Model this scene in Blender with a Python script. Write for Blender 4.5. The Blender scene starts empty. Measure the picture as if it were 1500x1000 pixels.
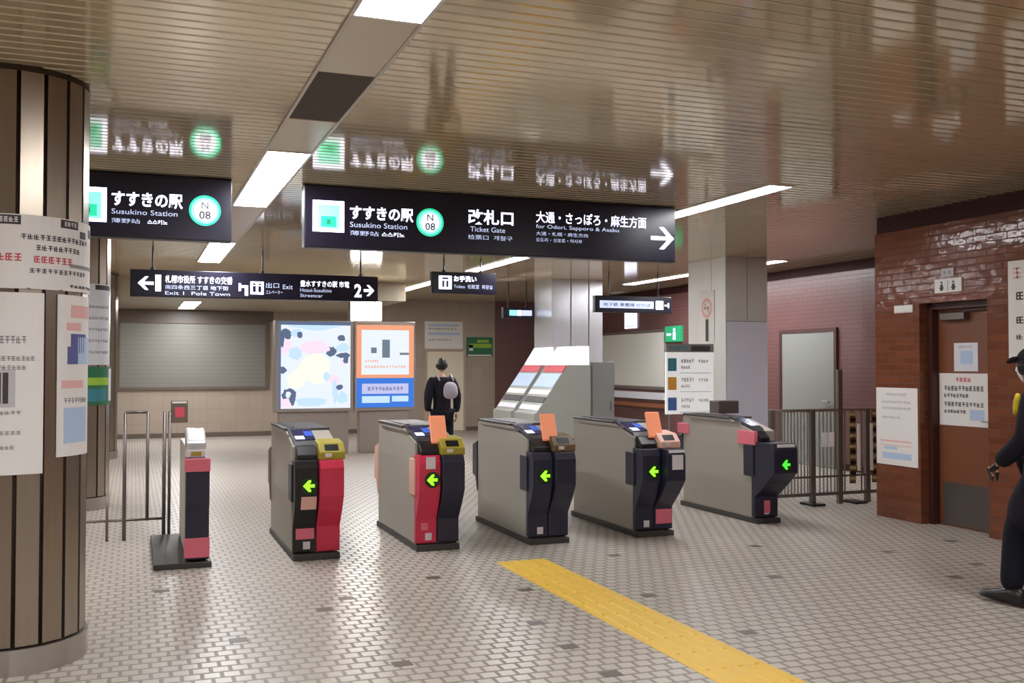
import bpy, bmesh, math, random
from mathutils import Vector, Matrix
random.seed(7)
PI = math.pi
S = bpy.context.scene
COL = S.collection
ORG = {}

# ------------------------------------------------------------------ materials
def lin(c):
    out = []
    for v in c:
        v /= 255.0
        out.append(v/12.92 if v <= .04045 else ((v+.055)/1.055)**2.4)
    return tuple(out) + (1.0,)

def mat(name, rgb, rough=.5, metal=0.0, emit=None, es=0.0, spec=.5, coat=0.0):
    m = bpy.data.materials.new(name); m.use_nodes = True
    b = m.node_tree.nodes['Principled BSDF']
    b.inputs['Base Color'].default_value = lin(rgb)
    b.inputs['Roughness'].default_value = rough
    b.inputs['Metallic'].default_value = metal
    b.inputs['Specular IOR Level'].default_value = spec
    b.inputs['Coat Weight'].default_value = coat
    if emit:
        b.inputs['Emission Color'].default_value = lin(emit)
        b.inputs['Emission Strength'].default_value = es
    return m

def nodes(m): return m.node_tree.nodes, m.node_tree.links, m.node_tree.nodes['Principled BSDF']

def speckle(m, scale=40, amt=.12, bump=0.0, stretch=(1, 1, 1), rough_amt=0.0):
    """subtle value variation of the material's own colour"""
    N, L, b = nodes(m)
    tc = N.new('ShaderNodeTexCoord'); mp = N.new('ShaderNodeMapping'); mp.inputs['Scale'].default_value = stretch
    nz = N.new('ShaderNodeTexNoise'); nz.inputs['Scale'].default_value = scale; nz.inputs['Detail'].default_value = 3
    L.new(tc.outputs['Object'], mp.inputs['Vector']); L.new(mp.outputs['Vector'], nz.inputs['Vector'])
    base = b.inputs['Base Color'].default_value[:]
    mx = N.new('ShaderNodeMix'); mx.data_type = 'RGBA'
    mx.inputs[6].default_value = tuple(v*(1-amt) for v in base[:3])+(1,)
    mx.inputs[7].default_value = tuple(min(1, v*(1+amt)) for v in base[:3])+(1,)
    L.new(nz.outputs['Fac'], mx.inputs[0]); L.new(mx.outputs[2], b.inputs['Base Color'])
    if rough_amt:
        r0 = b.inputs['Roughness'].default_value
        mr = N.new('ShaderNodeMapRange'); mr.inputs['To Min'].default_value = max(.02, r0-rough_amt); mr.inputs['To Max'].default_value = r0+rough_amt
        L.new(nz.outputs['Fac'], mr.inputs['Value']); L.new(mr.outputs['Result'], b.inputs['Roughness'])
    if bump:
        bp = N.new('ShaderNodeBump'); bp.inputs['Strength'].default_value = bump; bp.inputs['Distance'].default_value = .01
        L.new(nz.outputs['Fac'], bp.inputs['Height']); L.new(bp.outputs['Normal'], b.inputs['Normal'])
    return m

def tile_mat(name, c1, c2, mortar, w, h, msize, rough, axes='xy', bump=.3, wave=0.0, offset=.5, spec=.5, rough_m=.8):
    m = mat(name, c1, rough, spec=spec); N, L, b = nodes(m)
    tc = N.new('ShaderNodeTexCoord'); sp = N.new('ShaderNodeSeparateXYZ'); cb = N.new('ShaderNodeCombineXYZ')
    L.new(tc.outputs['Object'], sp.inputs[0])
    for i, a in enumerate(axes): L.new(sp.outputs['xyz'.index(a)], cb.inputs[i])
    br = N.new('ShaderNodeTexBrick'); br.offset = offset
    br.inputs['Color1'].default_value = lin(c1); br.inputs['Color2'].default_value = lin(c2); br.inputs['Mortar'].default_value = lin(mortar)
    br.inputs['Scale'].default_value = 1; br.inputs['Brick Width'].default_value = w; br.inputs['Row Height'].default_value = h
    br.inputs['Mortar Size'].default_value = msize; br.inputs['Mortar Smooth'].default_value = .3; br.inputs['Bias'].default_value = 0
    L.new(cb.outputs[0], br.inputs['Vector'])
    L.new(br.outputs['Color'], b.inputs['Base Color'])
    mr = N.new('ShaderNodeMapRange'); mr.inputs['To Min'].default_value = rough; mr.inputs['To Max'].default_value = rough_m
    L.new(br.outputs['Fac'], mr.inputs['Value']); L.new(mr.outputs['Result'], b.inputs['Roughness'])
    inv = N.new('ShaderNodeMath'); inv.operation = 'MULTIPLY'; inv.inputs[1].default_value = -1
    L.new(br.outputs['Fac'], inv.inputs[0])
    bp = N.new('ShaderNodeBump'); bp.inputs['Strength'].default_value = bump; bp.inputs['Distance'].default_value = .003
    h_out = inv.outputs[0]
    if wave:
        nz = N.new('ShaderNodeTexNoise'); nz.inputs['Scale'].default_value = 9; nz.inputs['Detail'].default_value = 2
        L.new(cb.outputs[0], nz.inputs['Vector'])
        ad = N.new('ShaderNodeMath'); ad.operation = 'MULTIPLY_ADD'; ad.inputs[1].default_value = wave
        L.new(nz.outputs['Fac'], ad.inputs[0]); L.new(h_out, ad.inputs[2]); h_out = ad.outputs[0]
    L.new(h_out, bp.inputs['Height']); L.new(bp.outputs['Normal'], b.inputs['Normal'])
    return m

M = {}
M['floor'] = tile_mat('floor_tile', (186, 178, 168), (177, 169, 159), (137, 128, 118), .096, .096, .012, .31, 'xy', bump=.2, rough_m=.5)
M['inlay'] = mat('dark_inlay_tile', (92, 84, 74), .4)
M['slat'] = speckle(mat('ceiling_slat', (200, 182, 152), .085, .36, spec=.9), 3, .05, stretch=(1, 8, 1))
M['ceil_gap'] = mat('ceiling_groove', (70, 60, 48), .7)
M['soffit'] = mat('soffit', (176, 164, 144), .3)
M['panel_blank'] = mat('ceiling_blank_panel', (200, 184, 160), .3)
M['strip_trim'] = mat('ceiling_strip_trim', (190, 178, 160), .3)
M['vent'] = mat('vent_dark', (78, 68, 62), .6)
M['lamp'] = mat('lamp_diffuser', (255, 255, 255), .4, emit=(251, 252, 255), es=35)
M['lamp_far'] = mat('lamp_diffuser_bright', (255, 255, 255), .4, emit=(251, 252, 255), es=52)
M['lamp_frame'] = mat('lamp_frame', (215, 210, 205), .4)
M['brick'] = tile_mat('glazed_brown_tile', (124, 71, 48), (108, 60, 41), (100, 58, 42), .23, .065, .005, .12, 'yz', bump=.6, wave=2.2)
M['brick_x'] = tile_mat('glazed_brown_tile_end', (124, 71, 48), (108, 60, 41), (100, 58, 42), .23, .065, .005, .12, 'xz', bump=.6, wave=2.2)
M['redtile'] = tile_mat('red_wall_tile', (106, 72, 70), (102, 68, 66), (97, 65, 63), .23, .065, .004, .3, 'yz', bump=.12)
M['redtile_x'] = tile_mat('red_wall_tile_back', (110, 76, 74), (106, 72, 70), (100, 67, 65), .23, .065, .004, .3, 'xz', bump=.12)
M['beige_x'] = tile_mat('beige_wall_tile', (166, 151, 136), (162, 146, 131), (148, 134, 120), .3, .3, .004, .4, 'xz', bump=.1, offset=0)
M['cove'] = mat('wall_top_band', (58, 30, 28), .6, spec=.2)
M['wall_paint'] = mat('plain_wall', (176, 158, 140), .6)
M['steel_col'] = speckle(mat('column_steel', (166, 153, 139), .28, .88), 30, .1, stretch=(1, 1, .03))
M['steel_groove'] = mat('column_groove', (66, 52, 44), .5, .4)
M['steel_ring'] = mat('column_ring', (188, 182, 176), .3, .9)
M['steel'] = mat('stainless', (176, 172, 168), .28, .9)
M['steel_dark'] = mat('dark_steel', (116, 108, 103), .38, .7)
M['gate'] = speckle(mat('gate_panel', (166, 160, 149), .4, .1), 60, .03)
M['gate_light'] = mat('gate_panel_pale', (186, 180, 172), .4, .2)
M['gate_top'] = mat('gate_top', (66, 64, 68), .42, .2)
M['gate_slot'] = mat('gate_slot', (24, 24, 30), .35)
M['kick'] = mat('gate_plinth', (58, 54, 52), .5)
M['navy'] = mat('navy_plastic', (34, 33, 54), .35)
M['crimson'] = mat('crimson_plastic', (204, 44, 76), .38)
M['pink'] = mat('pink_sticker', (222, 110, 128), .5)
M['peach'] = mat('peach_sticker', (226, 178, 162), .5)
M['black'] = mat('black_plastic', (16, 15, 18), .35)
M['ochre'] = mat('ochre_plastic', (150, 136, 40), .45, emit=(170, 150, 40), es=.06)
M['brown_pl'] = mat('brown_plastic', (104, 84, 56), .45)
M['orange'] = mat('reader_orange', (238, 150, 112), .4, emit=(250, 150, 110), es=.22)
M['white'] = mat('white_plastic', (226, 222, 220), .4)
M['sticker_w'] = mat('white_sticker', (214, 206, 208), .5)
M['lcd'] = mat('lcd_blue', (30, 60, 150), .2, emit=(70, 120, 230), es=.5)
M['lcd_w'] = mat('lcd_white', (235, 240, 255), .2, emit=(225, 235, 255), es=.9)
M['lcd_d'] = mat('lcd_dark', (20, 26, 60), .2, emit=(20, 34, 110), es=.25)
M['led'] = mat('green_arrow', (150, 230, 60), .4, emit=(150, 235, 40), es=1.2)
M['led_g'] = mat('green_arrow_cool', (80, 220, 80), .4, emit=(70, 225, 60), es=1.1)
M['led_bg'] = mat('arrow_lens', (12, 30, 8), .25, emit=(30, 80, 10), es=.12)
M['sign_black'] = mat('sign_black', (25, 21, 42), .3)
M['sign_case'] = mat('sign_case', (30, 28, 36), .4)
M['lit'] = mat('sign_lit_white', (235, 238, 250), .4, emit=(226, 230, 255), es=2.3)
M['lit_soft'] = mat('sign_lit_soft', (190, 200, 225), .4, emit=(190, 202, 240), es=1.0)
M['lit_green'] = mat('sign_lit_green', (40, 200, 150), .4, emit=(45, 215, 165), es=1.0)
M['lit_pale'] = mat('sign_lit_pale_green', (150, 245, 225), .4, emit=(140, 245, 222), es=1.0)
M['yellow'] = speckle(mat('tactile_yellow', (226, 184, 68), .5), 12, .07)
M['paper'] = mat('poster_paper', (226, 222, 218), .55)
M['paper_cool'] = mat('poster_paper_cool', (216, 216, 224), .5)
M['ink'] = mat('ink_dark', (62, 58, 62), .6)
M['ink_grey'] = mat('ink_grey', (140, 136, 138), .6)
M['ink_pale'] = mat('ink_pale', (188, 182, 186), .6)
M['ink_red'] = mat('ink_red', (196, 70, 84), .6)
M['ink_pink'] = mat('ink_pink', (226, 176, 172), .6)
M['ink_blue'] = mat('ink_blue', (92, 96, 150), .6)
M['ink_lblue'] = mat('ink_light_blue', (176, 196, 222), .6)
M['ink_green'] = mat('ink_green', (42, 110, 74), .5)
M['ink_lime'] = mat('ink_lime', (150, 190, 60), .5)
M['ink_teal'] = mat('ink_teal', (58, 128, 146), .5)
M['ink_amber'] = mat('ink_amber', (226, 166, 62), .5)
M['ink_cobalt'] = mat('ink_cobalt', (76, 112, 176), .5)
M['door_brown'] = speckle(mat('door_steel_brown', (118, 70, 46), .4), 5, .1)
M['door_jamb'] = mat('door_jamb', (66, 32, 26), .45)
M['door_grey'] = mat('door_grey', (132, 132, 128), .45)
M['door_cream'] = mat('door_cream', (226, 214, 188), .5)
M['shutter'] = tile_mat('grey_shutter', (122, 119, 111), (120, 117, 109), (114, 111, 103), 6, .09, .006, .4, 'xz', bump=.15)
M['shutter_frame'] = mat('shutter_frame', (98, 86, 76), .45)
M['pillar'] = speckle(mat('pillar_cladding', (204, 202, 199), .4, .1), 8, .04, stretch=(1, 1, .1))
M['pillar_b'] = mat('pillar_cladding_lower', (216, 216, 230), .38, .05)
M['seam'] = mat('pillar_seam', (136, 132, 132), .5)
M['silver'] = speckle(mat('silver_cladding', (206, 206, 210), .25, .5), 10, .05, stretch=(1, 1, .05))
M['machine'] = mat('machine_grey', (150, 153, 146), .45)
M['machine_d'] = mat('machine_dark_grey', (122, 122, 120), .45)
M['header'] = mat('machine_header', (240, 236, 240), .4, emit=(248, 242, 250), es=.75)
M['board'] = mat('white_board', (216, 214, 206), .35)
M['board_lit'] = mat('guide_board_white', (232, 232, 230), .4, emit=(235, 236, 236), es=.4)
M['wood'] = mat('wood_ledge', (140, 84, 56), .5)
M['screen'] = mat('screen_white', (14, 14, 16), .25, emit=(236, 244, 255), es=1.02)
M['glow'] = mat('lightbox_white', (255, 255, 250), .3, emit=(255, 255, 248), es=55)
M['scr_blue'] = mat('screen_pale_blue', (14, 14, 16), .25, emit=(196, 224, 255), es=1.1)
M['scr_navy'] = mat('screen_grey_blue', (14, 14, 16), .25, emit=(110, 130, 165), es=.7)
M['scr_pink'] = mat('screen_pink', (14, 14, 16), .25, emit=(248, 220, 238), es=1.1)
M['scr_yel'] = mat('screen_pale_yellow', (14, 14, 16), .25, emit=(255, 253, 236), es=1.05)
M['scr_orange'] = mat('poster_orange', (14, 14, 16), .25, emit=(252, 168, 128), es=.95)
M['scr_cobalt'] = mat('poster_cobalt', (14, 14, 16), .25, emit=(64, 134, 240), es=.85)
M['scr_lil'] = mat('poster_lilac', (14, 14, 16), .25, emit=(205, 205, 250), es=.95)
M['scr_grey'] = mat('poster_grey', (14, 14, 16), .25, emit=(130, 150, 168), es=.7)
M['cab'] = mat('signage_cabinet', (150, 140, 134), .35, .4)
M['exit_green'] = mat('exit_green', (40, 150, 100), .4, emit=(40, 160, 110), es=.5)
M['skin'] = mat('skin', (205, 160, 136), .55)
M['hair'] = speckle(mat('hair', (24, 20, 20), .5), 90, .3)
M['coat'] = speckle(mat('dark_coat', (26, 24, 34), .8, spec=.2), 60, .15)
M['trousers'] = mat('dark_trousers', (22, 22, 34), .8, spec=.2)
M['jacket'] = mat('black_jacket', (32, 30, 38), .8, spec=.2)
M['shoe'] = mat('black_shoe', (20, 18, 20), .35)
M['bag'] = mat('grey_bag', (164, 156, 168), .7)
M['mask'] = mat('face_mask', (236, 226, 228), .7)
M['hi_vis'] = mat('hi_vis_yellow', (216, 192, 40), .5)
M['hazard_y'] = mat('hazard_yellow', (170, 150, 90), .5)
M['eye'] = mat('eye_dark', (20, 16, 14), .3)

# ------------------------------------------------------------------ mesh builder
class MB:
    def __init__(s): s.v, s.f, s.mi, s.mats, s.cur = [], [], [], [], 0
    def use(s, m):
        if m not in s.mats: s.mats.append(m)
        s.cur = s.mats.index(m); return s
    def add(s, vs, fs):
        o = len(s.v); s.v += [tuple(v) for v in vs]
        for f in fs: s.f.append(tuple(i+o for i in f)); s.mi.append(s.cur)
        return s
    def box(s, x0, x1, y0, y1, z0, z1):
        x0, x1 = min(x0, x1), max(x0, x1); y0, y1 = min(y0, y1), max(y0, y1); z0, z1 = min(z0, z1), max(z0, z1)
        return s.add([(x0,y0,z0),(x1,y0,z0),(x1,y1,z0),(x0,y1,z0),(x0,y0,z1),(x1,y0,z1),(x1,y1,z1),(x0,y1,z1)],
                     [(3,2,1,0),(4,5,6,7),(0,1,5,4),(1,2,6,5),(2,3,7,6),(3,0,4,7)])
    def prism(s, prof, axis, a, b):
        n = len(prof); vs = []
        for t in (a, b):
            for p, q in prof:
                vs.append((t,p,q) if axis == 'x' else (p,t,q) if axis == 'y' else (p,q,t))
        fs = [tuple(range(n))[::-1], tuple(range(n, 2*n))]
        fs += [(i, (i+1) % n, n+(i+1) % n, n+i) for i in range(n)]
        return s.add(vs, fs)
    def cyl(s, p0, p1, r, n=16, r1=None):
        p0, p1 = Vector(p0), Vector(p1); d = (p1-p0).normalized()
        u = d.cross(Vector((0,0,1)) if abs(d.z) < .9 else Vector((1,0,0))).normalized(); w = d.cross(u)
        r1 = r if r1 is None else r1; vs = []
        for p, rr in ((p0, r), (p1, r1)):
            for i in range(n):
                a = 2*PI*i/n; vs.append(p+u*(rr*math.cos(a))+w*(rr*math.sin(a)))
        fs = [tuple(range(n)), tuple(range(n, 2*n))[::-1]] + [(i, n+i, n+(i+1) % n, (i+1) % n) for i in range(n)]
        return s.add(vs, fs)
    def ring(s, c, u, w, r0, r1, n=28, t=.002):
        """flat annulus (disc when r0 = 0) facing u x w, with thickness t"""
        c, u, w = Vector(c), Vector(u), Vector(w); nn = u.cross(w)
        vs = []; 
        if r0 <= 0:
            for k in (0, t):
                for i in range(n):
                    a = 2*PI*i/n; vs.append(c+u*(r1*math.cos(a))+w*(r1*math.sin(a))+nn*k)
            return s.add(vs, [tuple(range(n))[::-1], tuple(range(n, 2*n))]+[(i,(i+1)%n,n+(i+1)%n,n+i) for i in range(n)])
        for k, r in ((0,r0),(0,r1),(t,r1),(t,r0)):
            for i in range(n):
                a = 2*PI*i/n; vs.append(c+u*(r*math.cos(a))+w*(r*math.sin(a))+nn*k)
        fs = []
        for q in range(4):
            for i in range(n):
                j = (i+1) % n; fs.append((q*n+i, q*n+j, ((q+1)%4)*n+j, ((q+1)%4)*n+i))
        return s.add(vs, fs)
    def flat(s, o, u, w, rects, t=.002):
        """thin raised rectangles on a plane: rects = (a0, a1, b0, b1) along u and w"""
        o, u, w = Vector(o), Vector(u), Vector(w); n = u.cross(w)*t
        for a0, a1, b0, b1 in rects:
            q = [o+u*a0+w*b0, o+u*a1+w*b0, o+u*a1+w*b1, o+u*a0+w*b1]
            s.add(q+[p+n for p in q], [(3,2,1,0),(4,5,6,7),(0,1,5,4),(1,2,6,5),(2,3,7,6),(3,0,4,7)])
        return s
    def poly(s, o, u, w, pts, t=.002):
        o, u, w = Vector(o), Vector(u), Vector(w); n = u.cross(w)*t; k = len(pts)
        q = [o+u*a+w*b for a, b in pts]
        return s.add(q+[p+n for p in q], [tuple(range(k))[::-1], tuple(range(k, 2*k))]+[(i,(i+1)%k,k+(i+1)%k,k+i) for i in range(k)])
    def arc(s, cx, cy, R, a0, a1, z0, z1, t=.003, n=14):
        """sheet wrapped on a round column, angles in degrees"""
        vs = []
        for i in range(n+1):
            a = math.radians(a0+(a1-a0)*i/n); c, d = math.cos(a), math.sin(a)
            vs += [(cx+R*c, cy+R*d, z0), (cx+R*c, cy+R*d, z1), (cx+(R+t)*c, cy+(R+t)*d, z0), (cx+(R+t)*c, cy+(R+t)*d, z1)]
        fs = []
        for i in range(n):
            p, q = 4*i, 4*i+4
            fs += [(p+2,q+2,q+3,p+3), (p,p+1,q+1,q), (p+1,p+3,q+3,q+1), (p,q,q+2,p+2)]
        fs += [(0,2,3,1), (4*n,4*n+1,4*n+3,4*n+2)]
        return s.add(vs, fs)
    def build(s, name, m=None, parent=None, bevel=0.0, smooth=False, fix=True):
        org = ORG.get(parent.name, Vector((0,0,0))) if parent else Vector((0,0,0))
        me = bpy.data.meshes.new(name)
        if parent is None and s.v and getattr(s, 'origin', None) is not None: org = Vector(s.origin)
        me.from_pydata([tuple(Vector(v)-org) for v in s.v], [], s.f)
        mats = s.mats if s.mats else [m]
        for k in mats: me.materials.append(M[k] if isinstance(k, str) else k)
        for i, p in enumerate(me.polygons):
            p.material_index = s.mi[i] if s.mats else 0; p.use_smooth = smooth
        bm = bmesh.new(); bm.from_mesh(me)
        if fix: bmesh.ops.recalc_face_normals(bm, faces=bm.faces)
        if bevel:
            es = [e for e in bm.edges if e.is_manifold and e.calc_face_angle(0) > .5]
            bmesh.ops.bevel(bm, geom=es, offset=bevel, segments=2, affect='EDGES', profile=.5, clamp_overlap=True)
        bm.to_mesh(me); bm.free()
        o = bpy.data.objects.new(name, me); COL.objects.link(o)
        if parent: o.parent = parent
        else: o.location = org
        ORG[o.name] = org
        return o

def B(*boxes):
    m = MB()
    for b in boxes: m.box(*b)
    return m

def tag(o, label, cat, group=None):
    o['label'] = label; o['category'] = cat
    if group: o['group'] = group
    return o
def thing(name, loc, label, cat, group=None):
    o = bpy.data.objects.new(name, None); COL.objects.link(o); o.location = loc; o.empty_display_size = .1
    ORG[o.name] = Vector(loc); return tag(o, label, cat, group)
def struct(o): o['kind'] = 'structure'; return o

XF, ZU = (1,0,0), (0,0,1)
def text(body, o, u, w, width, height, parent, m='lit', bold=0.0, name='lettering', align='L', depth=.002, fit=True):
    """flat lettering standing on the plane (o; u right, w up), fitted in width x height"""
    cu = bpy.data.curves.new('t', 'FONT'); cu.body = body; cu.size = 1; cu.resolution_u = 3; cu.offset = bold; cu.extrude = 0
    ob = bpy.data.objects.new('t', cu); COL.objects.link(ob)
    bpy.context.view_layer.update()
    dg = bpy.context.evaluated_depsgraph_get()
    me = bpy.data.meshes.new_from_object(ob.evaluated_get(dg))
    vs = [v.co.copy() for v in me.vertices]; fs = [tuple(p.vertices) for p in me.polygons]
    bpy.data.objects.remove(ob); bpy.data.curves.remove(cu); bpy.data.meshes.remove(me)
    if not vs: return None
    x0, x1 = min(v.x for v in vs), max(v.x for v in vs); y0, y1 = min(v.y for v in vs), max(v.y for v in vs)
    sy = height/(y1-y0); sx = width/(x1-x0) if fit else sy
    o, u, w = Vector(o), Vector(u), Vector(w); n = u.cross(w)*depth
    mb = MB(); mb.add([o+u*((v.x-x0)*sx)+w*((v.y-y0)*sy)+n for v in vs], fs)
    return mb.build(name, m, parent, fix=False)

# ================================================================== camera
cam = bpy.data.objects.new('camera', bpy.data.cameras.new('camera')); COL.objects.link(cam)
cam.location = (0, 0, 1.55)
cam.rotation_euler = (math.radians(90+1.346), 0, math.radians(-20.779))
cam.data.sensor_width = 36; cam.data.lens = 1463.87*36/1500; cam.data.clip_end = 200
S.camera = cam

# ================================================================== setting
H = 3.07
XL, XR, YN, YB = -4.5, 9.8, -5.0, 22.5
fl = MB().use('floor'); fl.add([(XL,YN,0),(XR,YN,0),(XR,YB,0),(XL,YB,0)], [(0,1,2,3)])
fl.use('inlay')
for x, y in [(1.15,6.39),(1.34,6.64),(.57,5.85),(1.32,5.09),(2.28,5.60),(2.26,5.07),(2.55,6.45),(3.26,6.0),(3.35,4.97),(2.06,7.05),
             (2.26,4.55),(5.87,6.69),(6.16,6.03),(5.64,5.72),(6.75,6.9),(3.68,7.36),(.2,7.3),(4.4,6.2),(5.0,7.3),(.75,4.9)]:
    fl.box(x-.05, x+.05, y-.045, y+.045, -.01, .0012)
struct(fl.build('floor', fix=False))

# slatted ceiling: slats run across (x), each with a narrow groove beside it
def slats(x0, x1, y0, y1, z, pitch=.1):
    mb = MB()
    n = int(round((y1-y0)/pitch))
    for i in range(n):
        a = y0+i*pitch
        mb.use('slat')
        p = [(a+.006, z+.006), (a+.012, z), (a+pitch-.012, z), (a+pitch-.006, z+.006)]
        for j in range(3):
            (ya, za), (yb, zb) = p[j], p[j+1]
            mb.add([(x0,ya,za),(x1,ya,za),(x1,yb,zb),(x0,yb,zb)], [(3,2,1,0)])
        mb.use('ceil_gap')
        for ya, za, yb, zb in ((a-.006, z+.022, a+.006, z+.022), (a+.006, z+.022, a+.006, z+.006), (a+pitch-.006, z+.006, a+pitch-.006, z+.022)):
            mb.add([(x0,ya,za),(x1,ya,za),(x1,yb,zb),(x0,yb,zb)], [(3,2,1,0)])
    mb.use('ceil_gap'); mb.add([(x0,y0-.01,z+.024),(x1,y0-.01,z+.024),(x1,y1+.01,z+.024),(x0,y1+.01,z+.024)], [(3,2,1,0)])
    return mb
struct(slats(XL, XR, YN, YB, H).build('ceiling', fix=False))
ZS = 2.73
struct(B((-4.5, 4.72, 18.0, 22.5, ZS, H-.001)).build('trim_1', 'soffit'))

struct(MB().use('beige_x').box(XL, 8.1, YB, YB+.2, 0, H+.05).use('redtile_x').box(8.1, XR+.2, YB, YB+.2, 0, H+.05).build('wall_back'))
struct(B((XL-.2, XL, YN-.2, YB+.2, 0, H+.05)).build('wall_left', 'wall_paint'))
struct(B((XL, XR+.2, YN-.2, YN, 0, H+.05)).build('wall_front', 'wall_paint'))
# near right block with the door opening (x = 7.2), returning to the deep right wall at y = 8.35
wr = MB().use('brick')
wr.box(7.2, 7.5, 7.73, 8.35, 0, 2.9).box(7.2, 7.5, 6.9, 7.73, 2.15, 2.9).box(7.2, 7.5, YN, 6.9, 0, 2.9)
wr.use('brick_x').box(7.5, XR, 8.05, 8.35, 0, 2.9)
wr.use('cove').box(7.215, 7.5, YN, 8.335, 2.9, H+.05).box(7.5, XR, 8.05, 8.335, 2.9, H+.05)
struct(wr.build('wall_right'))
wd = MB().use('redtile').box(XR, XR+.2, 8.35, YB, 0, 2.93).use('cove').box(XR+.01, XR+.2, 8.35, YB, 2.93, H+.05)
struct(wd.build('wall_right_deep'))

# brown steel door set back in the opening
dj = MB().box(7.3, 7.44, 7.67, 7.73, 0, 2.15).box(7.3, 7.44, 6.9, 6.94, 0, 2.15).box(7.3, 7.44, 6.94, 7.67, 2.09, 2.15)
d1 = struct(B((7.38, 7.43, 6.94, 7.67, .005, 2.09)).build('door_1', 'door_brown'))
dj.build('door_frame', 'door_jamb', d1)
B((7.31, 7.38, 7.28, 7.58, 1.98, 2.05)).build('door_closer', 'steel_dark', d1, bevel=.006)
MB().cyl((7.345, 7.30, 2.06), (7.345, 7.0, 2.075), .009, 8).build('closer_arm', 'steel_dark', d1)
k = B((7.365, 7.38, 6.98, 7.03, .95, 1.12)).build('handle_plate', 'steel', d1)
MB().cyl((7.34, 7.005, 1.03), (7.34, 7.11, 1.03), .01, 10).cyl((7.365, 7.005, 1.03), (7.34, 7.005, 1.03), .01, 10).build('handle', 'steel', k)
B((7.375, 7.382, 6.99, 7.62, .02, .42)).build('kick_plate', 'steel_dark', d1)
# grey door in the deep right wall, cream door in the back wall
d2 = struct(B((XR-.03, XR-.005, 12.22, 13.5, .01, 2.05)).build('door_2', 'door_grey'))
B((XR-.04, XR, 13.5, 13.56, 0, 2.11), (XR-.04, XR, 12.16, 12.22, 0, 2.11), (XR-.04, XR, 12.22, 13.5, 2.05, 2.11)).build('door_frame', 'door_jamb', d2)
MB().cyl((XR-.07, 12.32, 1.0), (XR-.07, 12.46, 1.0), .012, 10).cyl((XR-.03, 12.33, 1.0), (XR-.07, 12.33, 1.0), .01, 10).build('handle', 'steel', d2)
d3 = struct(B((6.42, 7.3, YB-.03, YB-.004, .01, 1.86)).build('door_3', 'door_cream'))
B((6.36, 6.42, YB-.035, YB, 0, 1.92), (7.3, 7.36, YB-.035, YB, 0, 1.92), (6.42, 7.3, YB-.035, YB, 1.86, 1.92)).build('door_frame', 'wall_paint', d3)
MB().cyl((7.2, YB-.08, .98), (7.06, YB-.08, .98), .012, 10).cyl((7.19, YB-.03, .98), (7.19, YB-.08, .98), .01, 10).build('handle', 'steel', d3)
# shuttered window panel in the back wall
w1 = struct(B((-.25, 2.72, YB-.02, YB-.002, 1.08, 2.44)).build('window_1', 'shutter'))
B((-.33, -.25, YB-.05, YB, 1.02, 2.5), (2.72, 2.8, YB-.05, YB, 1.02, 2.5), (-.25, 2.72, YB-.05, YB, 2.44, 2.5), (-.25, 2.72, YB-.05, YB, 1.02, 1.08)).build('window_frame', 'shutter_frame', w1)
struct(B((XL, 2.9, YB-.012, YB, 2.5, ZS)).build('trim_2', 'shutter_frame'))
struct(B((XL, 8.1, YB-.015, YB, 0, .1)).build('baseboard_back', 'shutter_frame'))
struct(B((XR-.012, XR, 8.35, 12.1, 0, .1), (XR-.012, XR, 13.6, YB, 0, .1)).build('baseboard_right', 'cove'))

# ------------------------------------------------------------------ ceiling strips
def lamp(x0, x1, y0, y1, z, label, group='recessed ceiling lights'):
    t = thing('ceiling_light', ((x0+x1)/2, (y0+y1)/2, z-.012), label, 'ceiling light', group)
    w = .018
    B((x0-w, x0, y0-w, y1+w, z-.012, z+.004), (x1, x1+w, y0-w, y1+w, z-.012, z+.004), (x0, x1, y0-w, y0, z-.012, z+.004), (x0, x1, y1, y1+w, z-.012, z+.004)).build('frame', 'lamp_frame', t)
    B((x0, x1, y0, y1, z-.008, z+.003)).build('diffuser', 'lamp_far' if y0 > 12 else 'lamp', t)
    return t
AX0, AX1 = .88, 1.18
lamp(AX0, AX1, 1.7, 4.24, H, 'bright rectangular ceiling light cut off by the top of the photo')
lamp(AX0, AX1, 7.18, 9.75, H, 'long bright ceiling light just left of the large hanging sign')
lamp(AX0, AX1, 12.8, 15.3, H, 'bright ceiling light above the long exit direction sign')
lamp(AX0, AX1, 19.4, 21.9, ZS, 'small far ceiling light below the long exit direction sign')
lamp(5.0, 5.22, 7.06, 9.6, H, 'slanting ceiling light off the right end of the large hanging sign')
lamp(5.0, 5.22, 12.8, 15.3, H, 'slanting ceiling light above the small black hanging sign')
lamp(5.0, 5.22, 17.3, 19.8, H, 'far slanting ceiling light left of the small black hanging sign')
lamp(8.70, 8.90, 12.15, 14.2, H, 'small ceiling light to the right of the grey square pillar')
lamp(8.70, 8.90, 8.5, 9.9, H, 'added unseen ceiling light behind the corner of the brown tiled wall', 'added ceiling lights behind the wall corner')  # extra lamp added out of sight to brighten the front of the square pillar
lamp(8.6, 8.82, 14.3, 16.8, H, 'ceiling light just left of the grey square pillar')
for x0, x1, y0, y1 in ((5.0, 5.22, 1.7, 4.2), (AX0, AX1, -3.8, -1.3), (5.0, 5.22, -3.8, -1.3), (-3.1, -2.8, 1.7, 4.2), (-3.1, -2.8, 7.18, 9.75), (-3.1, -2.8, 12.8, 15.3)):
    lamp(x0, x1, y0, y1, H, 'ceiling light of the rows outside the frame', 'ceiling lights outside the frame')
vt = thing('ceiling_vent', (1.03, 5.66, H-.01), 'dark square ceiling vent between the two nearest ceiling lights', 'vent')
B((AX0, AX1, 5.15, 6.18, H-.004, H+.003)).build('backing', 'vent', vt)
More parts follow.
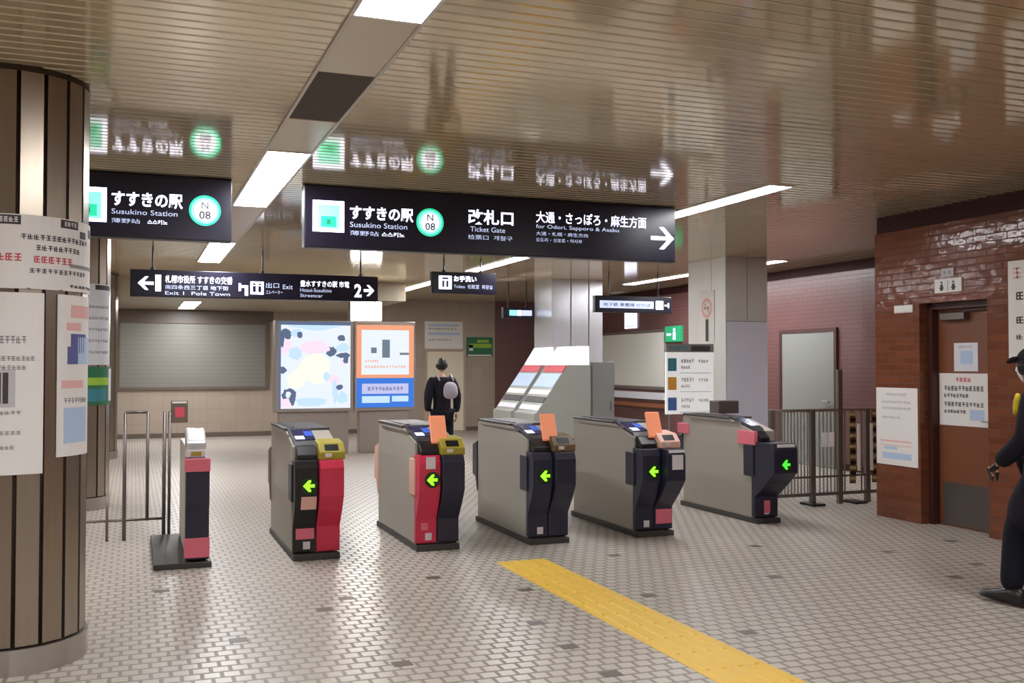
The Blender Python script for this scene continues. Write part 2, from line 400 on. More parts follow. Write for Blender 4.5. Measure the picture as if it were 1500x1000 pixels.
B((AX0-.018, AX0, 5.14, 6.2, H-.012, H+.003), (AX1, AX1+.018, 5.14, 6.2, H-.012, H+.003)).build('frame', 'strip_trim', vt)
mb = MB()
for i in range(20): mb.prism([(5.17+i*.05, H-.004), (5.20+i*.05, H-.012), (5.204+i*.05, H-.012), (5.178+i*.05, H-.004)], 'x', AX0, AX1)
mb.build('louver', 'vent', vt)
for y0, y1, l in ((4.26, 5.14, 'beige blank ceiling panel between the nearest light and the dark vent'), (6.2, 7.16, 'beige blank ceiling panel between the dark vent and the next light'),
                  (9.77, 12.78, 'beige blank ceiling panel hidden above the large hanging signs')):
    p = tag(B((AX0, AX1, y0, y1, H-.006, H+.003)).build('ceiling_panel', 'panel_blank'), l, 'ceiling panel')
    B((AX0-.018, AX0, y0, y1, H-.012, H+.003), (AX1, AX1+.018, y0, y1, H-.012, H+.003)).build('edge_trim', 'strip_trim', p)

# ------------------------------------------------------------------ round columns
def column(cy, label, phase):
    cx, R = -.60, .355
    t = thing('round_column', (cx, cy, 0), label, 'column', 'round steel columns on the left')
    MB().cyl((cx, cy, 0), (cx, cy, H), R-.004, 48).build('core', 'steel_groove', t, smooth=True)
    step = 20.0
    for i in range(18):
        a0 = phase+i*step+1.6
        MB().arc(cx, cy, R-.002, a0, a0+step-3.2, .14, H-.03, t=.016, n=1).build('cladding_panel', 'steel_col', t, smooth=False)
    MB().cyl((cx, cy, 0), (cx, cy, .13), R+.03, 64).build('base_ring', 'steel_ring', t)
    MB().cyl((cx, cy, H-.03), (cx, cy, H+.004), R+.012, 48).build('top_ring', 'steel_groove', t)
    return cx, cy, R+.016
C1 = column(5.94, 'nearest round steel-clad column covered with notices at the left edge', -84.2-17.8)
C2 = column(11.9, 'second round steel-clad column behind the nearest one', -87)
C3 = column(18.0, 'farthest round steel-clad column by the shuttered window', -88)

def wrap(c, a0, a1, z0, z1, name, label, paper='paper', marks=(), grp=None):
    """curved sheet on a column; marks = (material, [(u0,u1,v0,v1)...]) in fractions of the sheet"""
    cx, cy, R = c
    mb = MB().arc(cx, cy, R+.001, a0, a1, z0, z1, .003, 20)
    am = math.radians((a0+a1)/2); mb.origin = (cx+R*math.cos(am), cy+R*math.sin(am), (z0+z1)/2)
    o = tag(mb.build(name, paper), label, 'poster', grp)
    for m, rects, nm in marks:
        q = MB()
        for k, (u0, u1, v0, v1) in enumerate(rects):
            if k and len(rects) < 7: q.build(nm, m, o); q = MB()
            q.arc(cx, cy, R+.004, a0+(a1-a0)*u0, a0+(a1-a0)*u1, z0+(z1-z0)*v0, z0+(z1-z0)*v1, .0015, 6)
        q.build(nm, m, o)
    return o

def scribble(rows, seed):
    """rows of small character blocks: (u0,u1,v0,v1,n)"""
    rnd = random.Random(seed); out = []
    for u0, u1, v0, v1, n in rows:
        w = (u1-u0)/n
        for i in range(n):
            a = u0+i*w; h = v1-v0; k = rnd.random()
            out.append((a+.05*w, a+.85*w, v0+.42*h, v0+.58*h))
            out.append((a+.38*w, a+.55*w, v0, v1))
            if k < .7: out.append((a+.1*w, a+.8*w, v0+.82*h, v1))
            if k > .3: out.append((a+.08*w, a+.85*w, v0, v0+.16*h))
            if k > .55: out.append((a+.05*w, a+.2*w, v0+.1*h, v0+.9*h))
    return out
wrap(C1, -150, 3, 1.935, 2.31, 'notice_banner', 'wide white notice with a black heading band and a red line around the column', 'paper', [
    ('ink', [(.0, .46, .86, .985), (.66, .78, .87, .985), (.80, .86, .76, .86), (.905, .985, .80, .92)], 'heading_band'),
    ('paper', scribble([(.36, .45, .89, .96, 4), (.68, .77, .90, .96, 4)], 11), 'heading_lettering'),
    ('ink', scribble([(.46, .88, .67, .74, 14), (.53, .80, .53, .60, 9), (.50, .86, .22, .28, 12), (.72, .97, .05, .09, 7)], 1), 'lettering'),
    ('ink_red', scribble([(.15, .47, .37, .47, 8), (.52, .74, .36, .45, 6)], 2), 'red_lettering'),
    ('ink_grey', [(.72, .97, .33, .38), (0, 1, 0, .012)], 'rule')])
wrap(C1, -140, -62, 1.0, 1.915, 'notice_sheet', 'tall white notice with a dark photo on the front of the nearest column', 'paper', [
    ('ink_grey', scribble([(.4, .84, .72, .76, 9), (.4, .92, .625, .65, 12), (.4, .84, .575, .60, 10), (.4, .8, .33, .35, 8), (.4, .8, .22, .24, 8), (.4, .74, .14, .16, 8)], 3), 'lettering'),
    ('ink_pale', [(.40, .74, .37, .575)], 'picture_border'), ('ink', [(.40, .68, .39, .56)], 'picture')])
wrap(C1, -51, -7, 1.075, 1.915, 'event_poster', 'narrow pale poster with a blue picture on the right side of the nearest column', 'paper', [
    ('ink_pink', [(.2, .6, .78, .83), (.3, .98, .86, .94), (.1, .7, .42, .47)], 'pink_patch'),
    ('ink_blue', [(.22, .5, .57, .68), (.3, .8, .64, .76)], 'picture'),
    ('ink_lblue', [(.5, .95, .57, .74), (.15, .85, .08, .3)], 'pale_patch'),
    ('ink_grey', scribble([(.15, .85, .33, .36, 8)], 4), 'lettering')])
wrap(C2, -70, -18, 1.55, 2.42, 'notice_sheet', 'white notice with grey lines high on the second column', 'paper_cool', [
    ('ink', [(.3, .98, .93, .99)], 'heading_band'),
    ('ink_grey', scribble([(.1, .9, .70, .735, 8), (.1, .9, .56, .595, 8), (.1, .9, .42, .455, 8), (.1, .9, .28, .315, 8), (.1, .9, .14, .175, 8)], 5), 'lettering')])
wrap(C2, -70, -3, 1.12, 1.53, 'notice_sheet', 'green and yellow notice low on the second column', 'ink_green', [
    ('ink_lime', [(.05, .8, .52, .72)], 'yellow_band'), ('ink_teal', [(.05, .6, .1, .42)], 'teal_panel'), ('paper_cool', [(.75, .98, .1, .95)], 'white_edge')])

# ------------------------------------------------------------------ main hanging signs
def emblem(parent, x, z, s, y):
    e = MB().flat((x, y, z), XF, ZU, [(0, s, 0, s)], .004).build('line_emblem', 'lit', parent)
    MB().flat((x, y-.004, z), XF, ZU, [(.14*s, .86*s, .1*s, .86*s)], .002).build('emblem_field', 'lit_pale', e)
    MB().flat((x, y-.006, z), XF, ZU, [(.26*s, .74*s, .16*s, .5*s)], .002).build('emblem_bar', 'lit_green', e)
    MB().flat((x, y-.008, z), XF, ZU, [(.44*s, .56*s, .24*s, .4*s)], .002).build('emblem_core', 'exit_green', e)
def station_badge(parent, x, z, r, y):
    b = MB().ring((x, y, z), XF, ZU, 0, r, 36, .003).build('station_badge', 'lit_pale', parent)
    MB().ring((x, y-.003, z), XF, ZU, r*.86, r, 36, .003).build('badge_ring', 'lit_green', b)
    MB().ring((x, y-.003, z), XF, ZU, 0, r*.66, 30, .002).build('badge_centre', 'lit', b)
    text('N', (x-.028, y-.007, z+.012), XF, ZU, .056, .06, b, 'ink_grey', .02)
    text('08', (x-.045, y-.007, z-.07), XF, ZU, .09, .065, b, 'ink', .02)
def sign_box(name, x0, x1, y, z0, z1, label, depth=.13, rods=(), cat='hanging sign', group=None, top=H):
    t = thing(name, ((x0+x1)/2, y+depth/2, z0), label, cat, group)
    B((x0, x1, y+.004, y+depth, z0, z1)).build('case', 'sign_case', t, bevel=.006)
    B((x0+.012, x1-.012, y, y+.006, z0+.012, z1-.012)).build('face', 'sign_black', t)
    for r in rods: MB().cyl((r, y+depth/2, z1-.002), (r, y+depth/2, top+.003), .012, 10).cyl((r, y+depth/2, z1), (r, y+depth/2, z1+.03), .03, 12).build('hanger_rod', 'black', t)
    return t
SY = 8.4
s1 = sign_box('hanging_sign', 1.33, 4.87, SY, 2.535, H-.006, 'long black station sign reading すすきの駅 and 改札口 with a right arrow')
F = SY-.001
emblem(s1, 1.40, 2.67, .265, F)
text('すすきの駅', (1.715, F, 2.785), XF, ZU, .555, .118, s1, 'lit', .028)
text('Susukino Station', (1.715, F, 2.722), XF, ZU, .50, .045, s1, 'lit_soft', 0.0)
text('薄野站', (1.715, F, 2.652), XF, ZU, .25, .04, s1, 'lit_soft', 0.0)
text('스스키노', (1.99, F, 2.652), XF, ZU, .2, .04, s1, 'lit', .01)
station_badge(s1, 2.42, 2.795, .123, F)
text('改札口', (2.77, F, 2.80), XF, ZU, .43, .135, s1, 'lit', .022)
text('Ticket Gate', (2.79, F, 2.735), XF, ZU, .33, .045, s1, 'lit_soft', 0.0)
text('检票口  개찰구', (2.77, F, 2.665), XF, ZU, .42, .042, s1, 'lit_soft', 0.0)
text('大通・さっぽろ・麻生方面', (3.42, F, 2.845), XF, ZU, 1.13, .108, s1, 'lit', .01)
text('for Odori, Sapporo & Asabu', (3.42, F, 2.785), XF, ZU, .84, .045, s1, 'lit_soft', 0.0)
text('大通・札幌・麻生方向', (3.42, F, 2.73), XF, ZU, .52, .036, s1, 'lit_soft', 0.0)
text('오도리・삿포로・아사부', (3.42, F, 2.672), XF, ZU, .46, .036, s1, 'lit_soft', 0.0)
MB().flat((4.6, F, 2.76), XF, ZU, [(0, .2, -.018, .018)]).poly((4.6, F, 2.76), XF, ZU, [(.09,.105),(.14,.105),(.25,0),(.14,-.105),(.09,-.105),(.195,0)]).build('arrow', 'lit', s1)
s2 = sign_box('hanging_sign', -2.2, .745, SY, 2.55, H-.006, 'black station sign reading すすきの駅 running behind the nearest column')
emblem(s2, -.47, 2.665, .27, F)
text('すすきの駅', (-.165, F, 2.795), XF, ZU, .53, .118, s2, 'lit', .028)
text('Susukino Station', (-.165, F, 2.735), XF, ZU, .49, .04, s2, 'lit_soft', 0.0)
text('薄野站', (-.165, F, 2.665), XF, ZU, .21, .036, s2, 'lit_soft', 0.0)
text('스스키노', (.10, F, 2.665), XF, ZU, .15, .036, s2, 'lit', .01)
station_badge(s2, .535, 2.795, .123, F)

# exit direction sign farther back
BY = 13.5
s3 = sign_box('hanging_sign', -.04, 3.15, BY, 2.42, 2.765, 'long black exit sign with 1 and 2 arrows hanging on three rods', .12, (.23, 1.6, 2.92))
F = BY-.001
MB().flat((.05, F, 2.59), XF, ZU, [(.06, .19, -.02, .02)]).poly((.05, F, 2.59), XF, ZU, [(0,0),(.09,.085),(.13,.085),(.055,0),(.13,-.085),(.09,-.085)]).build('arrow', 'lit', s3)
text('1', (.26, F, 2.49), XF, ZU, .07, .21, s3, 'lit', .03)
text('札幌市役所 すすきの交番', (.38, F, 2.60), XF, ZU, .83, .10, s3, 'lit', .008)
text('南四条西三丁目 地下街', (.38, F, 2.52), XF, ZU, .78, .055, s3, 'lit_soft', 0.0)
text('Exit 1  Pole Town', (.38, F, 2.45), XF, ZU, .80, .045, s3, 'lit_soft', 0.0)
MB().flat((1.27, F, 2.58), XF, ZU, [(.03, .14, -.015, .015), (.02, .05, -.06, .04), (.10, .14, -.12, -.02)]).build('arrow', 'lit', s3)
MB().flat((1.44, F, 2.48), XF, ZU, [(0, .17, 0, .17)]).build('elevator_pictogram', 'lit', s3)
MB().flat((1.44, F-.002, 2.48), XF, ZU, [(.03, .07, .03, .11), (.1, .14, .03, .11), (.035, .065, .12, .145), (.105, .135, .12, .145)]).build('pictogram_figures', 'sign_black', s3)
text('出口', (1.64, F, 2.57), XF, ZU, .17, .07, s3, 'lit_soft', 0.0)
text('Exit', (1.86, F, 2.56), XF, ZU, .13, .06, s3, 'lit_soft', 0.0)
text('エレベーター', (1.64, F, 2.49), XF, ZU, .22, .05, s3, 'lit_soft', 0.0)
text('豊水すすきの駅 市電', (2.09, F, 2.60), XF, ZU, .66, .085, s3, 'lit', .008)
text('Hosui-Susukino', (2.09, F, 2.53), XF, ZU, .42, .05, s3, 'lit_soft', 0.0)
text('Streetcar', (2.09, F, 2.46), XF, ZU, .3, .045, s3, 'lit_soft', 0.0)
text('2', (2.82, F, 2.475), XF, ZU, .1, .18, s3, 'lit', .03)
MB().flat((2.95, F, 2.57), XF, ZU, [(0, .09, -.018, .018)]).poly((2.95, F, 2.57), XF, ZU, [(.04,.075),(.075,.075),(.145,0),(.075,-.075),(.04,-.075),(.105,0)]).build('arrow', 'lit', s3)
s4 = sign_box('hanging_sign', 3.92, 4.88, BY, 2.56, 2.865, 'small black hanging sign with a white pictogram above the far walking person', .1, (4.11, 4.66))
MB().flat((4.02, F, 2.62), XF, ZU, [(0, .19, 0, .19)]).build('pictogram', 'lit', s4)
MB().flat((4.02, F-.002, 2.62), XF, ZU, [(.05, .08, .03, .12), (.11, .14, .03, .12), (.05, .14, .14, .165)]).build('pictogram_figures', 'sign_black', s4)
text('お手洗い', (4.24, F, 2.73), XF, ZU, .34, .085, s4, 'lit', .02)
text('Toilets  化粧室  화장실', (4.24, F, 2.635), XF, ZU, .58, .06, s4, 'lit_soft', 0.0)
# lit far signs
def lit_sign(x0, x1, y, z0, z1, label, bands, rods):
    t = sign_box('hanging_sign', x0, x1, y, z0, z1, label, .1, rods)
    for m, a, b, c, d in bands: MB().flat((x0, y-.001, z0), XF, ZU, [(a, b, c, d)]).build('lit_panel', m, t)
    return t
s5 = lit_sign(6.93, 8.33, 14.5, 2.40, 2.67, 'black framed lit blue white sign left of the square pillar', [('lit_soft', .08, 1.06, .07, .19), ('lit', 1.1, 1.24, .06, .2)], (7.2, 8.1))
text('地下鉄 東豊線 のりば', (7.07, 14.496, 2.50), XF, ZU, .86, .055, s5, 'sign_black', .01)
MB().flat((8.12, 14.496, 2.53), XF, ZU, [(.07, .15, -.012, .012), (.13, .155, -.04, .04)]).build('arrow', 'lit', s5)
s6 = lit_sign(6.28, 6.86, 17.0, 2.40, 2.60, 'black lit sign left of the silver column beside the red wall', [('lit_pale', .12, .26, .05, .15), ('lit', .27, .36, .05, .15), ('lit_soft', .37, .56, .05, .15)], (6.4, 6.75))

# ------------------------------------------------------------------ ticket gates
def gate(X, Y0, label, W=.36, left='navy', right='navy', flank='navy', rear='navy', flank_top=None, reader=None, slot='brown_pl', spec=None, halves=2, led='led', rear_top=None, body='gate', nose=(.10, .15), L=1.42):
    """ticket gate whose nose faces -y: X = left flank, Y0 = front foot, W = width"""
    t = thing('ticket_gate', (X+W/2, Y0+L/2, 0), label, 'ticket gate', 'ticket gates in a row')
    YR = Y0+L; zt = 1.02
    B((X-.006, X+W+.006, Y0-.02, YR+.02, 0, .05)).build('plinth', 'kick', t, bevel=.004)
    MB().prism([(Y0+.05, .05), (YR-.03, .05), (YR-.03, zt-.05), (YR-.06, zt-.02), (Y0+.46, zt-.02), (Y0+.06, zt-.12)], 'x', X, X+W).build('body', body, t, bevel=.008)
    B((X-.008, X+W+.008, Y0+.46, YR-.04, zt-.022, zt)).build('top_cover', 'gate_top', t, bevel=.006)
    B((X+.05, X+.085, Y0+.55, YR-.15, zt, zt+.006)).build('top_slot', 'gate_slot', t)
    B((X-.012, X-.001, Y0+.25, YR-.2, zt-.055, zt-.04)).build('side_rail', 'steel', t)
    # sloping display on the front end
    MB().prism([(Y0+.06, zt-.118), (Y0+.46, zt-.018), (Y0+.46, zt+.004), (Y0+.10, zt-.085)], 'x', X+.01, X+W*.55).build('display_hood', 'gate_top', t, bevel=.004)
    def hood(y): return zt+.004-(Y0+.46-y)*.089/.36
    d = MB().prism([(Y0+.13, hood(Y0+.13)), (Y0+.40, hood(Y0+.40)), (Y0+.40, hood(Y0+.40)+.006), (Y0+.13, hood(Y0+.13)+.006)], 'x', X+.03, X+W*.53).build('display', 'lcd_d', t)
    MB().prism([(Y0+.14, hood(Y0+.14)+.006), (Y0+.22, hood(Y0+.22)+.006), (Y0+.22, hood(Y0+.22)+.008), (Y0+.14, hood(Y0+.14)+.008)], 'x', X+.035, X+W*.3).build('display_text', 'lcd_w', d)
    MB().prism([(Y0+.22, hood(Y0+.22)+.006), (Y0+.34, hood(Y0+.34)+.006), (Y0+.34, hood(Y0+.34)+.008), (Y0+.22, hood(Y0+.22)+.008)], 'x', X+W*.34, X+W*.52).build('display_text', 'lcd', d)
    # nose panels: left and right half
    def nose_prof(p, z):  return [(Y0+.08, .06), (Y0+.02, .06), (Y0+.02, .26), (Y0-p*.55, .40), (Y0-p, .52), (Y0-p, z-.06), (Y0-p+.03, z), (Y0+.08, z)]
    xm = X+W/2
    lp = MB().prism(nose_prof(nose[0], .80), 'x', X-.004, xm-.003 if halves == 2 else X+W+.004).build('front_panel', left, t, bevel=.007)
    yl = Y0-nose[0]
    lx = X+(.105 if halves == 2 else W/2)
    a = MB().ring((lx, yl+.001, .60), XF, ZU, 0, .066, 28, .006).build('direction_light', 'led_bg', t)
    MB().flat((lx, yl-.005, .60), XF, ZU, [(-.02, .042, -.013, .013)]).poly((lx, yl-.005, .60), XF, ZU, [(-.05,0),(-.005,.046),(.014,.046),(.014,.03),(-.012,0),(.014,-.03),(.014,-.046),(-.005,-.046)]).build('arrow', led, a)
    MB().flat((lx, Y0+.021, .115), XF, ZU, [(-.028, .028, -.03, .03)], .003).build('floor_number_plate', 'sticker_w', t)
    if halves == 2:
        MB().prism(nose_prof(nose[1], .80), 'x', xm+.003, X+W+.012).build('front_panel', right, t, bevel=.007)
        # ticket slot housing on the right half
        s = MB().prism([(Y0-.10, .80), (Y0+.16, .80), (Y0+.16, .95), (Y0-.02, .93), (Y0-.10, .86)], 'x', xm+.004, X+W+.03).build('ticket_slot_unit', slot, t, bevel=.008)
        MB().prism([(Y0-.086, .868), (Y0-.04, .915), (Y0-.043, .918), (Y0-.089, .871)], 'x', xm+.05, X+W-.02).build('slot_mouth', 'black', s)
        B((xm+.05, xm+.10, Y0-.106, Y0-.098, .822, .85)).build('slot_lamp', 'sticker_w', s)
    # raised neck with reader between display and panel
    MB().prism([(Y0-.05, .80), (Y0+.12, .80), (Y0+.12, .92), (Y0+.03, .90), (Y0-.05, .84)], 'x', X+.02, xm-.005).build('reader_base', 'black', t, bevel=.006)
    if reader:
        MB().prism([(Y0-.01, .90), (Y0+.015, .885), (Y0+.10, 1.11), (Y0+.075, 1.125)], 'x', xm-.055, xm+.085).build('card_reader', reader, t, bevel=.008)
    # coloured flank boxes, front and rear
    B((X-.016, X+.02, Y0+.03, Y0+.20, .46, .76)).build('flank_cover', flank, t, bevel=.006)
    if flank_top: MB().box(X-.018, X+.02, Y0+.0, Y0+.30, .765, .90).build('flank_sticker', flank_top, t, bevel=.004)
    MB().prism([(YR-.04, .30), (YR+.02, .44), (YR+.10, .46), (YR+.10, .76), (YR-.04, .80)], 'x', X-.012, X+W+.004).build('rear_panel', rear, t, bevel=.008)
    B((X+.02, X+W-.02, YR-.06, YR-.02, .05, .9)).build('rear_plate', 'navy', t)
    if rear_top: B((X-.018, X+.1, YR-.16, YR+.06, .80, .91)).build('rear_sticker', rear_top, t, bevel=.004)
    # coin-stop flaps folded in the right flank
    B((X+W, X+W+.014, Y0+.5, Y0+.8, .55, .85)).build('gate_flap', 'steel_dark', t, bevel=.004)
    for nm, x0, x1, z0, z1, m, half in (spec or ()):
        p = nose[0] if half == 0 else nose[1]
        def yy(z): 
            if z <= .26: return Y0+.02
            if z <= .40: return Y0+.02-(z-.26)/.14*(.02+p*.55)
            if z <= .52: return Y0-p*.55-(z-.40)/.12*p*.45
            return Y0-p
        ya, yb = yy(z0), yy(z1)
        MB().add([(X+x0,ya+.001,z0),(X+x1,ya+.001,z0),(X+x1,yb+.001,z1),(X+x0,yb+.001,z1),(X+x0,ya-.004,z0),(X+x1,ya-.004,z0),(X+x1,yb-.004,z1),(X+x0,yb-.004,z1)],
                 [(3,2,1,0),(4,5,6,7),(0,1,5,4),(1,2,6,5),(2,3,7,6),(3,0,4,7)]).build(nm, m, t)
    return t
gate(1.20, 8.03, 'leftmost wide ticket gate with black left and red right front panel', left='black', right='crimson', flank='navy', rear='steel_dark', slot='ochre',
     spec=[('sticker', .045, .165, .41, .515, 'peach', 0), ('sticker', .02, .165, .165, .25, 'pink', 0)])
gate(2.22, 8.08, 'ticket gate with red left and navy right front panel', left='crimson', right='navy', flank='peach', rear='peach', reader='orange', slot='ochre',
     spec=[('sticker', .05, .13, .69, .79, 'sticker_w', 0), ('sticker', .04, .10, .17, .23, 'pink', 0)])
gate(3.21, 8.03, 'ticket gate with an all navy front at the head of the yellow strip', left='navy', right='navy', reader='orange', slot='brown_pl')
gate(4.25, 8.03, 'navy fronted ticket gate with a white sticker and a pink foot patch', left='navy', right='navy', reader='orange', slot='peach', nose=(.12, .22),
     spec=[('sticker', .235, .345, .62, .75, 'sticker_w', 1), ('sticker', .2, .36, .11, .24, 'pink', 1), ('sticker', .2, .36, .77, .795, 'white', 1)])
gate(5.70, 8.30, 'rightmost ticket gate of single width with pink flank and green arrow', W=.26, halves=1, flank='navy', flank_top='pink', rear='navy', rear_top='pink', led='led_g', nose=(.30, .3),
     spec=[('sticker', .03, .23, .765, .795, 'white', 0), ('sticker', .10, .17, .10, .22, 'pink', 0)])

# slim gate end unit at the far left on its own base plate
g0 = thing('gate_end_unit', (.47, 8.7, 0), 'slim navy gate end unit with pink bands beside the left barrier', 'ticket gate')
B((.16, .58, 8.02, 9.45, 0, .045)).build('base_plate', 'kick', g0, bevel=.006)
MB().prism([(8.12, .045), (9.4, .045), (9.4, .86), (9.36, .9), (8.3, .9), (8.12, .82)], 'x', .40, .545).build('body', 'gate_light', g0, bevel=.006)
MB().prism([(8.14, .06), (8.05, .06), (8.05, .44), (8.01, .50), (8.01, .80), (8.03, .84), (8.14, .84)], 'x', .385, .56).build('front_panel', 'navy', g0, bevel=.006)
B((.38, .565, 8.0, 8.14, .735, .835)).build('upper_band', 'pink', g0, bevel=.004)
B((.38, .565, 8.04, 8.14, .075, .225)).build('lower_band', 'pink', g0, bevel=.004)
B((.39, .53, 8.04, 8.2, .84, .90)).build('collar', 'sticker_w', g0, bevel=.006)
B((.425, .50, 8.03, 8.045, .855, .885)).build('collar_lamp', 'ochre', g0)
MB().prism([(8.05, .90), (8.32, .90), (8.32, 1.05), (8.22, 1.05), (8.05, .96)], 'x', .39, .535).build('head', 'silver', g0, bevel=.01)
MB().prism([(8.075, .975), (8.20, 1.041), (8.198, 1.046), (8.073, .98)], 'x', .41, .515).build('display', 'lcd_w', g0)

# left barrier
fb = thing('barrier_rail', (-.15, 9.3, 0), 'thin dark metal barrier between the second column and the slim gate unit', 'barrier')
FY = 9.5
for x, r in ((-.20, .012), (-.06, .017), (.27, .017), (.315, .014)): MB().cyl((x, FY, 0), (x, FY, 1.13 if x > -.1 else .42), r, 10).build('post', 'steel_dark', fb, smooth=True)
MB().cyl((.13, FY, .18), (.13, FY, 1.13), .015, 10).build('bar', 'steel_dark', fb, smooth=True)
MB().cyl((-.06, FY, 1.13), (.13, FY, 1.13), .013, 10).build('top_rail', 'steel_dark', fb, smooth=True)
MB().cyl((-.62, FY, .18), (.27, FY, .18), .012, 10).build('lower_rail', 'steel_dark', fb, smooth=True)
MB().cyl((-.62, FY, 0), (-.62, FY, .18), .012, 10).build('post', 'steel_dark', fb, smooth=True)
sp = B((.325, .47, FY-.012, FY+.012, 1.03, 1.23)).build('sign_plate', 'shutter_frame', fb, bevel=.004)
MB().flat((.325, FY-.0125, 1.03), XF, ZU, [(.035, .115, .05, .14)]).build('red_mark', 'ink_red', sp)
MB().flat((.325, FY-.0125, 1.03), XF, ZU, [(.01, .135, .175, .192)]).build('white_edge', 'paper', sp)
B((.31, .33, FY-.008, FY+.008, 1.04, 1.14)).build('bracket', 'steel_dark', fb)

# ------------------------------------------------------------------ right barrier fence
rf = thing('barrier_fence', (7.2, 9.2, 0), 'stainless barred fence between the rightmost gate and the brown tiled wall', 'fence')
FY = 9.2
B((6.50, 8.02, FY-.02, FY+.02, 1.03, 1.065)).build('top_rail', 'steel', rf, bevel=.006)
B((6.55, 8.02, FY-.015, FY+.015, .10, .135)).build('bottom_rail', 'steel_dark', rf)
B((6.55, 8.02, FY-.015, FY+.015, .30, .32)).build('bottom_rail', 'steel_dark', rf)
for x in (6.52, 7.05, 7.42, 7.8): B((x-.03, x+.03, FY-.025, FY+.025, 0, 1.06 if x != 7.42 else 1.5)).build('post', 'steel_dark', rf, bevel=.005)
for i in range(10): 
    x = 6.60+i*.043
    MB().cyl((x, FY, .13), (x, FY, 1.04), .009, 8).build('bar', 'steel', rf)
for x in (7.15, 7.20, 7.25, 7.30, 7.35, 7.49, 7.72, 7.95): MB().cyl((x, FY, .13), (x, FY, 1.04), .009, 8).build('bar', 'steel', rf)
for x in (7.20, 7.29): B((x-.035, x+.035, FY-.03, FY-.02, .64, .80)).build('notice_plate', 'paper', rf)
for x in (7.585, 7.895):
    for i in range(13):
        z = .26+i*.06
        B((x-.04, x+.03, FY-.04, FY-.028, z, z+.035)).build('hazard_band', 'hazard_y' if i % 2 == 0 else 'black', rf)
    B((x-.045, x+.035, FY-.028, FY-.018, .22, 1.03)).build('hazard_backing', 'brown_pl', rf)
for x in (7.665, 7.84): B((x-.018, x+.018, FY-.036, FY-.02, .36, .89)).build('white_strip', 'paper', rf)
for x in (7.05, 7.62): B((x-.08, x+.08, FY-.12, FY+.12, 0, .025)).build('foot_plate', 'black', rf)
rb = thing('control_box', (6.5, 10.2, 0), 'dark grey box on a post behind the rightmost gate', 'control box')
MB().cyl((6.55, 10.2, 0), (6.55, 10.2, .98), .03, 12).cyl((6.55, 10.2, 0), (6.55, 10.2, .02), .14, 20).build('post', 'steel', rb)
B((6.42, 6.70, 10.1, 10.3, .98, 1.13)).build('box', 'steel_dark', rb, bevel=.008)

# ------------------------------------------------------------------ tactile strip
ts = MB().box(2.68, 3.09, 2.0, 7.42, -.004, .003)
for i in range(18):
    for k in range(4):
        y = 2.02+i*.30; x = 2.74+k*.097
        ts.prism([(x-.017, .002), (x+.017, .002), (x+.011, .008), (x-.011, .008)], 'y', y, y+.27)
ts.origin = (2.885, 4.7, 0)
tag(ts.build('tactile_strip', 'yellow'), 'yellow tactile guide strip on the floor leading to the gates', 'tactile paving')

# ------------------------------------------------------------------ right wall notices (wall faces -x; right of viewer = -y)
UY = (0,-1,0)
def wall_sheet(x, y, z0, w, h, name, label, paper, marks, cat='poster', t=.004):
    """sheet on a plane x = const facing -x; y = viewer's left edge"""
    mb = MB().box(x-t, x, y-w, y, z0, z0+h); mb.origin = (x, y-w/2, z0+h/2)
    o = tag(mb.build(name, paper), label, cat)
    for m, rects, nm in marks:
        for grp in ([rects] if len(rects) > 6 else [[r] for r in rects]):
            MB().flat((x-t, y, z0), UY, ZU, [(a*w, b*w, c*h, d*h) for a, b, c, d in grp], .0015).build(nm, m, o)
    return o
wall_sheet(7.2, 8.34, .54, .58, .78, 'wall_poster', 'tall white poster on brown tiles left of the brown door', 'paper', [
    ('ink_pale', scribble([(.25, .75, .90, .93, 8), (.15, .85, .80, .83, 12), (.15, .85, .72, .75, 12), (.15, .6, .6, .63, 8)], 8), 'lettering'),
    ('ink_lblue', [(.15, .85, .08, .16), (.2, .5, .2, .24)], 'blue_patch'), ('ink_pink', [(.1, .85, .3, .32), (.1, .85, .25, .26)], 'pink_rule')])
wall_sheet(7.2, 8.06, 2.07, .25, .075, 'wall_plate', 'small blank white plate left of the brown door top', 'paper', [('ink_pale', [(.05, .95, .08, .16)], 'rule')], 'plate', .012)
ws = wall_sheet(7.2, 7.51, 2.235, .33, .13, 'door_sign', 'white sign with dark symbols above the brown door', 'paper', [
    ('ink', [(.22, .32, .15, .6), (.24, .30, .66, .82), (.66, .76, .15, .6), (.68, .74, .66, .82), (.18, .36, .3, .38), (.62, .8, .3, .38)], 'symbol'), ('ink_grey', [(.49, .51, .1, .9)], 'rule')], 'sign', .015)
wall_sheet(7.2, 7.43, 2.385, .15, .08, 'wall_plate', 'tiny pale plate above the white door sign', 'ink_pale', [('ink_grey', [(.2, .35, .3, .7), (.6, .8, .3, .7)], 'symbol')], 'plate', .01)
wall_sheet(7.2, 6.66, 1.6, .8, .86, 'wall_poster', 'large white poster at the right edge above the walking person', 'paper', [
    ('ink_pink', scribble([(.06, .6, .82, .93, 4)], 9), 'red_lettering'), ('ink', scribble([(.1, .8, .60, .68, 6), (.1, .8, .36, .43, 6), (.1, .7, .2, .25, 6)], 10), 'lettering')])
d = 7.38
wall_sheet(d, 7.47, 1.49, .29, .27, 'door_notice', 'small pale notice on the brown door', 'paper_cool', [('ink_lblue', [(.28, .78, .25, .72)], 'picture'), ('ink_pale', scribble([(.2, .8, .82, .9, 7)], 12), 'lettering')])
